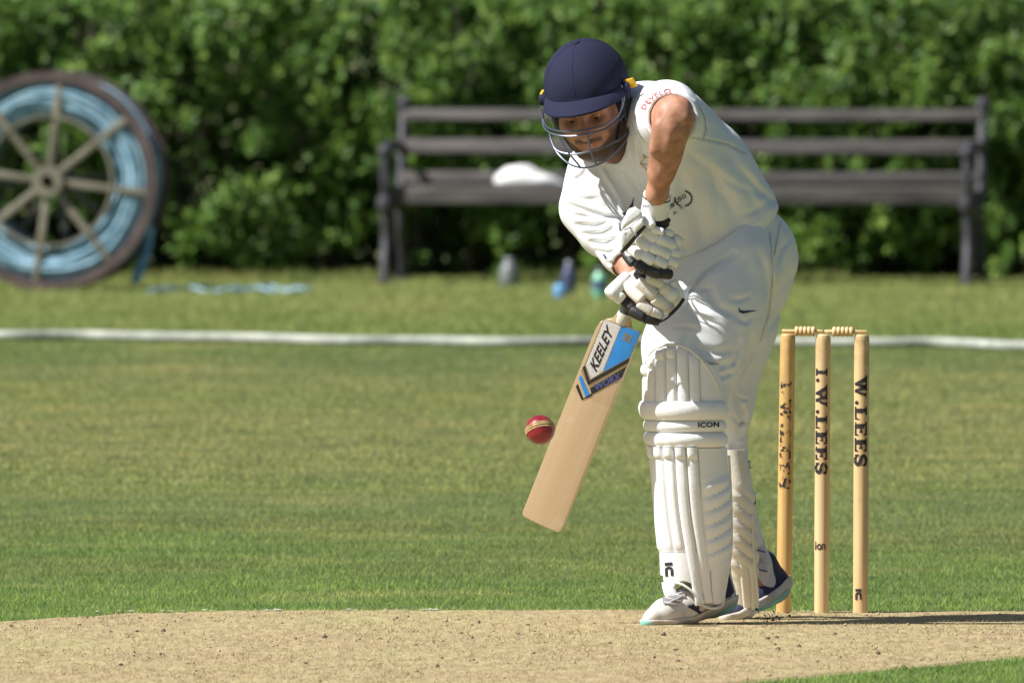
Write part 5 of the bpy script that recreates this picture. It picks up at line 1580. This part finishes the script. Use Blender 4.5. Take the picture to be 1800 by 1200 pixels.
# wing below the knee with slanting ridges
def ridges(v, s):
    ph = (v - 845 + 16 * (s - 1)) / 25.0
    t = ph - math.floor(ph); amp = min(1, max(0, (v - 832) / 14)) * min(1, max(0, (1000 - v) / 30))
    return .010 * amp * (t ** .6) * (1 - t) * 2.5 * (1 - abs(s) ** 4)
cane(R(13.5), R(84), 786, 1000, fpad, name='wing', h=.003, na=17, nv=60, rough=ridges, dr=False)
# instep panel above the boot and the lower flaps
cane(R(-78), R(-1), 969, 1030, fpad, name='instep_panel', h=.004, na=15, dr=True, bot=lambda s: 1044 if s < -.72 else 1044 - 26 * math.sin(math.pi * min(1, max(0, (s + .72) / 1.72))) - (0 if s < .6 else 0) )
mb = MB(); cane(R(-84), R(-52), 1022, 1050, fpad, name='flap', h=.007, r1=8, dr=True)
cane(R(14.5), R(60), 992, 1060, fpad, name='flap', h=.004, dr=True, r1=10)
# piping along the edges
def pipe(pts, r=.0032, mat=piping, par=None):
    mb = MB(); mb.tube(smooth_path(pts, 5), r, 8); return mb.build('piping', mat, par or fpad)
def onpad(u, v, off=.004):
    l, r = np.interp(v, vv, le), np.interp(v, vv, re_); c = (l + r) / 2; s = np.clip((u - c) / ((r - l) / 2), -.995, .995)
    return pad_pt(v, math.asin(s), off)
pipe([onpad(*q) for q in ((1137, 640), (1141, 626), (1152, 613), (1170, 605), (1188, 604), (1210, 612), (1232, 632), (1250, 660), (1260, 682), (1266, 704))])
pipe([onpad(*q) for q in ((1281, 800), (1284, 880), (1283, 960), (1276, 1010), (1270, 1045), (1266, 1063), (1250, 1067), (1232, 1060), (1222, 1044), (1212, 1033), (1198, 1024), (1186, 1021))])
instep = [c for c in fpad.children if c.name.startswith('instep')]
ic_mark(1176, 999, 13.5, bvh_of(*instep), ink, fpad, R(-4))

# ------------------------------------------------------------------ back pad (seen past the front leg)
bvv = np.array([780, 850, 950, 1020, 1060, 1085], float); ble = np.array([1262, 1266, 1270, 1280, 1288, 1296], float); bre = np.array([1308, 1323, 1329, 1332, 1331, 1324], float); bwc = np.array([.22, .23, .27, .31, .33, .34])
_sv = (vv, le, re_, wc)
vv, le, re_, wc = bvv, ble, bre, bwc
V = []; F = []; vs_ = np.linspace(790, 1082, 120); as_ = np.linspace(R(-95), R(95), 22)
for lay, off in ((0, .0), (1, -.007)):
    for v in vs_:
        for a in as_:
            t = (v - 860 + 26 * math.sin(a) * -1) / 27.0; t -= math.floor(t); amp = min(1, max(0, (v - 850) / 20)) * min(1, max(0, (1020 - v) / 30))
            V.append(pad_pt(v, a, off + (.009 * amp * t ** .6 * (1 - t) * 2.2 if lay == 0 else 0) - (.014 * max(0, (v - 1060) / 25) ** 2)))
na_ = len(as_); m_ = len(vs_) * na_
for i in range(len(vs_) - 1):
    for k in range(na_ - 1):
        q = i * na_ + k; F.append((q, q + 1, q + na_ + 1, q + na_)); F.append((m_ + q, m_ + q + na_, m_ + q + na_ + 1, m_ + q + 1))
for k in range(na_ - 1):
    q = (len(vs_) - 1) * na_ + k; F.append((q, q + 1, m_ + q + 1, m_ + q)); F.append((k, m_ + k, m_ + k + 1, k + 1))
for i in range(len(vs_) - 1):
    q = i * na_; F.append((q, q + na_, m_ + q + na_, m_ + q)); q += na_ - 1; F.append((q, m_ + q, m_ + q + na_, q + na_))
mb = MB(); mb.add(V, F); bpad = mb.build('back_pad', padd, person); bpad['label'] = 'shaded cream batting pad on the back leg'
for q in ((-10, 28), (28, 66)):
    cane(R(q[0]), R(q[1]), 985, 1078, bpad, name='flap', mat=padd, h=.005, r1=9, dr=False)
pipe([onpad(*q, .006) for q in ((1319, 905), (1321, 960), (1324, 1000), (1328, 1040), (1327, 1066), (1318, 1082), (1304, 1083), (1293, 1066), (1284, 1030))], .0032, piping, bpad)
vv, le, re_, wc = _sv
strapm = pm('lilac_strap', (.50, .48, .52), .8); strapd = pm('navy_line', (.03, .03, .07), .7)
def strap(pts, half, name='strap', mat=strapm, par=bpad, th=.003):
    pts = smooth_path(pts, 5); V = []; F = []
    for i, p in enumerate(pts):
        t = pts[min(i + 1, len(pts) - 1)] - pts[max(i - 1, 0)]; t /= np.linalg.norm(t); n_ = np.cross(t, [0, 0, 1.0]); n_ /= np.linalg.norm(n_) + 1e-9; b_ = np.cross(n_, t)
        for s1, s2 in ((1, 1), (1, -1), (-1, -1), (-1, 1)): V.append(p + b_ * half * s1 + n_ * th * s2)
    for i in range(len(pts) - 1):
        for q in range(4): F.append((4 * i + q, 4 * i + (q + 1) % 4, 4 * i + 4 + (q + 1) % 4, 4 * i + 4 + q))
    F += [(0, 1, 2, 3), tuple(4 * (len(pts) - 1) + q for q in (3, 2, 1, 0))]
    mb = MB(); mb.add(V, F); return mb.build(name, mat, par)
def back_strap(v, half, dv=0, r=33, uc=None):
    uc = uc or np.interp(v, [800, 985], [1283, 1320]); w = np.interp(v, [800, 985], [.28, .38])
    return [P(uc + r * math.sin(a), v + dv * math.sin(a), w - r * k_ * math.cos(a)) for a in np.linspace(R(-40), R(110), 9)]
strap(back_strap(812, .008, 4, 32), .0085); strap(back_strap(806, 0, 4, 33.0), .0008, 'strap_line', strapd); strap(back_strap(818, 0, 4, 33.0), .0008, 'strap_line', strapd)
strap(back_strap(968, .008, 8, 28), .0085); strap(back_strap(990, .008, 8, 26), .0085); strap(back_strap(962, 0, 8, 29), .0010, 'strap_line', strapd); strap(back_strap(996, 0, 8, 27), .0010, 'strap_line', strapd)
strap(back_strap(868, .01, 10, 30), .020, 'strap_tab', padd); tabs = [c for c in bpad.children if c.name.startswith('strap_tab')]
V, F = text_2d('M', .02); decal('logo', quad_map(V, [(1322, 888), (1328, 886), (1328, 866), (1322, 866)]), F, bvh_of(*tabs), strapd, bpad, 2.5)

# ------------------------------------------------------------------ shoes
knit = pm('shoe_knit', (.72, .68, .62), .8, col2=(.62, .57, .50), vscale=30, bump=.12, bscale=500)
navyk = pm('shoe_navy', (.022, .024, .060), .7, var=.2, vscale=60, bump=.3, bscale=300)
sole_m = pm('shoe_sole', (.66, .62, .56), .7, col2=(.50, .44, .36), vscale=25)
teal = pm('shoe_teal', (.22, .60, .54), .6, col2=(.36, .62, .55), vscale=30)
lace_m = pm('lace_grey', (.48, .46, .45), .85); tongue_m = pm('tongue_grey', (.22, .21, .22), .8)
def shoe(name, shape, vtop, vbot, label, mats, h=.003):
    """shape: foot-shaped field; vtop / vbot: sole line and ground line by u"""
    pts = shape[1]; f0 = shape[0]; lo, hi = bounds_of(pts, .055)
    vt = lambda u: np.interp(u, *zip(*vtop)); vb = lambda u: np.interp(u, *zip(*vbot))
    def up(p):
        u, v = to_px(p); return smax(f0(p), (v - vt(u) - 2) * k_, .003)
    def so(p):
        u, v = to_px(p); return smax(smax(f0(p) - .006, (vt(u) - v) * k_, .003), (v - vb(u)) * k_, .004)
    s_ = sdf_obj(name, up, lo, hi, h, mats[0], person); s_['label'] = label
    so_ = sdf_obj('sole', so, lo, hi, h, mats[1], s_)
    return s_, so_
fs = [C(1150, 1084, -.115, 16), C(1168, 1078, -.09, 24), C(1205, 1064, -.04, 28), C(1258, 1050, .055, 28), C(1262, 1046, .06, 28), C(1258, 1000, .05, 27)]
sf = (union([rc(fs[i][0], fs[i + 1][0], fs[i][1], fs[i + 1][1]) for i in range(5)] + [rc(P(1215, 1052, -.03), P(1240, 1010, .01), 24 * k_, 28 * k_), rc(P(1140, 1090, -.125), P(1150, 1088, -.09), 10 * k_, 14 * k_)], .02), [q[0] for q in fs] + [P(1140, 1090, -.13), P(1285, 1050, .09)])
s1, so1 = shoe('front_shoe', sf, [(1110, 1086), (1140, 1089), (1180, 1089), (1220, 1083), (1260, 1062), (1300, 1042)], [(1110, 1102), (1140, 1105), (1180, 1104), (1220, 1097), (1260, 1085), (1300, 1066)], 'off-white knit cricket shoe with navy N and teal toe tip', (knit, sole_m))
bsf = bvh_of(s1); bso = bvh_of(so1)
V, F = text_2d('N', .06, .35); decal('logo', quad_map(V, [(1214, 1068), (1234, 1079), (1229, 1053), (1210, 1066)]), F, bsf, navyk, s1, 3)
V, F = stroke([(1210, 1064), (1233, 1077)], 5); decal('logo', V, F, bsf, navyk, s1, 3)
V, F = stroke([(1222, 1054), (1238, 1063)], 5); decal('logo', V, F, bsf, navyk, s1, 3)
decal('heel_panel', np.array([(1262, 985), (1276, 990), (1290, 1040), (1284, 1048), (1262, 1056)]), [(0, 1, 2, 3, 4)], bsf, navyk, s1, 4, .0015)
decal('toe_bumper', np.array([(1124, 1084), (1141, 1088), (1148, 1096), (1158, 1105), (1124, 1105)]), [(0, 1, 2, 3, 4)], bso, teal, s1, 3, .0015)
decal('sole_edge', np.array([(1262, 1078), (1292, 1058), (1292, 1067), (1266, 1085)]), [(0, 1, 2, 3)], bso, teal, s1, 3, .0012)
decal('tongue', np.array([(1164, 1052), (1182, 1024), (1212, 1030), (1204, 1046), (1184, 1056), (1166, 1062)]), [(0, 1, 2, 3, 4, 5)], bsf, tongue_m, s1, 4, .0022)
def lace(a, b, lift=.005):
    pts = []
    for t in np.linspace(0, 1, 7):
        u, v = a[0] + (b[0] - a[0]) * t, a[1] + (b[1] - a[1]) * t
        O = Vector((0, 0, CAM_H)); d = (Vector(P(u, v)) - O).normalized(); hh = bsf.ray_cast(O, d)
        if hh[0] is not None: pts.append(np.array(hh[0]) - np.array(d) * lift * (.5 + math.sin(math.pi * t)))
    if len(pts) > 2:
        mb = MB(); mb.tube(pts, .0028, 6); mb.build('lace', lace_m, s1)
for a, b in (((1168, 1058), (1190, 1062)), ((1170, 1050), (1197, 1056)), ((1174, 1042), (1204, 1048)), ((1180, 1034), (1210, 1041)), ((1172, 1060), (1198, 1048)), ((1178, 1048), (1206, 1038)), ((1184, 1038), (1212, 1032))): lace(a, b)
bsv = [C(1278, 1082, .30, 12), C(1300, 1076, .33, 20), C(1335, 1052, .41, 25), C(1358, 1032, .47, 24), C(1362, 1022, .48, 22), C(1342, 990, .43, 25)]
sbf = (union([rc(bsv[i][0], bsv[i + 1][0], bsv[i][1], bsv[i + 1][1]) for i in range(5)], .02), [q[0] for q in bsv])
s2, so2 = shoe('back_shoe', sbf, [(1255, 1085), (1300, 1074), (1330, 1055), (1352, 1043), (1372, 1028), (1395, 1002)], [(1255, 1095), (1290, 1093), (1330, 1076), (1352, 1068), (1375, 1056), (1395, 1040)], 'navy heeled cricket shoe raised on its toe behind', (navyk, sole_m))
decal('sole_edge', np.array([(1325, 1074), (1352, 1062), (1376, 1044), (1386, 1034), (1386, 1044), (1376, 1056), (1352, 1070), (1326, 1079)]), [tuple(range(8))], bvh_of(so2), teal, s2, 3, .0012)

sockm = pm('white_sock', (.62, .61, .64), .85, var=.06, vscale=40, bump=.3, bscale=400)
sk = chain([C(1322, 955, .38, 22), C(1332, 990, .40, 22), C(1342, 1020, .42, 22)], .02)
lo, hi = bounds_of([P(1322, 955, .38), P(1342, 1020, .42)], .045); sdf_obj('sock', sk, lo, hi, .004, sockm, person)
# ------------------------------------------------------------------ helmet
hnavy = pm('helmet_navy_cloth', (.013, .015, .043), .85, var=.15, vscale=400, bump=.35, bscale=700, spec=.3)
hblack = pm('helmet_black', (.02, .02, .026), .5); steel = pm('grille_steel', (.13, .145, .19), .38, metal=.7); yel = pm('helmet_yellow', (.72, .40, .03), .45)
HC = (0, .047, -.012); HRx, HRy, HRz = .1045, .116, .125
def shell_pt(th, ph, s=1.0):
    """th: from the crown down, ph: round, 0 = front"""
    x, y, z = math.sin(th) * math.sin(ph), math.cos(th), math.sin(th) * math.cos(ph)
    e = 1.0 + .012 * math.cos(6 * ph) * math.sin(th) ** 2 * (-1)
    pw_ = lambda a, q: math.copysign(abs(a) ** q, a)
    return Hd(HC[0] + HRx * s * x * e, HC[1] + HRy * s * pw_(y, .92), HC[2] + HRz * s * z * e)
V = []; F = []; nt_, np_ = 22, 72
def th_end(ph):
    a = abs(((ph + math.pi) % (2 * math.pi)) - math.pi)
    return R(95) + R(14) * max(0, min(1, (a - 1.0) / .5)) + R(10) * max(0, min(1, (a - 2.0) / .6))
for s in (1.0, .93):
    for i in range(nt_):
        for k in range(np_):
            ph = 2 * math.pi * k / np_; V.append(shell_pt(max(.02, th_end(ph) * i / (nt_ - 1)), ph, s))
m_ = nt_ * np_
for i in range(nt_ - 1):
    for k in range(np_):
        q, r_ = i * np_ + k, i * np_ + (k + 1) % np_
        F.append((q, r_, r_ + np_, q + np_)); F.append((m_ + q, m_ + q + np_, m_ + r_ + np_, m_ + r_))
for k in range(np_):
    q, r_ = (nt_ - 1) * np_ + k, (nt_ - 1) * np_ + (k + 1) % np_; F.append((q, r_, m_ + r_, m_ + q))
F.append(tuple(range(np_)))
mb = MB(); mb.add(V, F); helmet = mb.build('helmet', hnavy, person); helmet['label'] = 'navy cloth-covered batting helmet with steel face grille'
for ph in (R(0), R(60), R(-60), R(120), R(-120), R(180)):
    mb = MB(); mb.tube([shell_pt(t, ph, 1.0) for t in np.linspace(.05, th_end(ph) - .02, 16)], .0009, 5); mb.build('seam', hnavy, helmet)
mb = MB(); mb.lathe([(.001, .006), (.006, .0055), (.009, .003), (.0095, 0)], 14, np.stack([rg, fw, up_], 1), shell_pt(.0, 0) - up_ * .001); mb.build('button', hnavy, helmet)
# peak
V = []; F = []; na2, nr2 = 41, 8
def peak_pt(ph, t, z):
    c = math.cos(ph); x0, z0 = .1035 * math.sin(ph), .122 * math.cos(ph)
    ext = .050 * max(0, c) ** .55
    x = x0 * (1 + .05 * t); zz = z0 + ext * t
    return Hd(x, .055 + .002 - .012 * t - .008 * t * t + .010 * (1 - c) * 0 + z - .012 * (1 - c), HC[2] + zz)
for lay, z in ((0, .0025), (1, -.0025)):
    for j in range(nr2):
        for i in range(na2): V.append(peak_pt(R(-84) + R(168) * i / (na2 - 1), -.10 + 1.10 * j / (nr2 - 1), z))
m_ = na2 * nr2
for j in range(nr2 - 1):
    for i in range(na2 - 1):
        q = j * na2 + i; F.append((q, q + 1, q + na2 + 1, q + na2)); F.append((m_ + q, m_ + q + na2, m_ + q + na2 + 1, m_ + q + 1))
for i in range(na2 - 1):
    q = (nr2 - 1) * na2 + i; F.append((q, q + 1, m_ + q + 1, m_ + q)); F.append((i, m_ + i, m_ + i + 1, i + 1))
mb = MB(); mb.add(V, F); mb.build('peak', hnavy, helmet)
mb = MB(); mb.tube([peak_pt(R(-84) + R(168) * i / 40, .02, .004) for i in range(41)], .0012, 5); mb.build('peak_seam', hnavy, helmet)
# ear pieces and clamps
for s in (-1, 1):
    f_ = smax_f = None
    ce = Hd(s * .088, -.012, -.005)
    ef = lambda p, ce=ce: smax(el(ce, (.014, .058, .040), HM)(p), -el(ce - HM[:, 0] * 0, (.008, .05, .033), HM)(p) - .05, .002)
    sdf_obj('ear_guard', ef, ce - .075, ce + .075, .004, hblack, helmet)
    mb = MB(); mb.lathe([(.004, 0), (.014, .002), (.015, .012), (.012, .018)], 14, np.stack([up_, fw, s * rg], 1), Hd(s * .098, .040, .022)); mb.build('clamp', hnavy, helmet)
    M2 = HM @ np.array([[math.cos(R(20 * s)), 0, math.sin(R(20 * s))], [0, 1, 0], [-math.sin(R(20 * s)), 0, math.cos(R(20 * s))]])
    mb = MB(); mb.box(Hd(.1185, .048, .018) if s > 0 else Hd(-.114, .040, -.008), (.016, .012, .0035) if s > 0 else (.004, .011, .014), HM @ np.array([[math.cos(R(-25)), -math.sin(R(14)), math.sin(R(-25))], [math.sin(R(14)), 1, 0], [-math.sin(R(-25)), 0, math.cos(R(-25))]]) if s > 0 else HM); mb.build('side_tab', yel, helmet, bevel=.002)
    mb = MB(); mb.tube(smooth_path([Hd(s * .080, .02, .02), Hd(s * .076, -.04, .035), Hd(s * .058, -.085, .045), Hd(s * .02, -.118, .06), Hd(0, -.121, .064)], 6), .006, 7); mb.build('chin_strap', hblack, helmet)
mb = MB(); bx0 = P(1103, 197, -.2)
# grille bars: hoops round the face
gc = H0 + fw * .0
def gr(u, v, bulge=.150, half=80.0, uc=1030.0):
    t = min(.999, abs((u - uc) / half)); base = P(u, v, -.16)
    w = -.09 + .02 - bulge * math.sqrt(1 - t * t)
    return P(u, v, w)
def bar(pts, r=.0026, **kw):
    mb = MB(); mb.tube(smooth_path([gr(*p, **kw) for p in pts], 6), r, 7); mb.build('grille_bar', steel, helmet)
bar([(1094, 172), (1092, 190), (1084, 206), (1064, 219), (1038, 227), (1010, 231), (985, 231), (966, 226), (957, 217), (953, 204), (953, 192)])
bar([(1098, 200), (1088, 212), (1066, 226), (1040, 234), (1012, 239), (986, 239), (968, 234), (958, 226), (954, 212), (955, 196)])
bar([(1104, 232), (1090, 245), (1066, 257), (1040, 265), (1012, 271), (990, 269), (976, 262), (971, 252), (968, 243), (966, 234)])
bar([(1106, 232), (1096, 252), (1076, 274), (1052, 289), (1028, 295), (1006, 291), (990, 280), (979, 268), (973, 256)])
bar([(1036, 231), (1034, 245), (1038, 266), (1044, 280), (1049, 291)], bulge=.153); bar([(982, 239), (990, 255), (1002, 272), (1012, 284), (1020, 294)], bulge=.153)
bar([(1092, 150), (1097, 170), (1093, 190), (1086, 206)]); bar([(1104, 158), (1107, 190), (1106, 215), (1103, 236)])
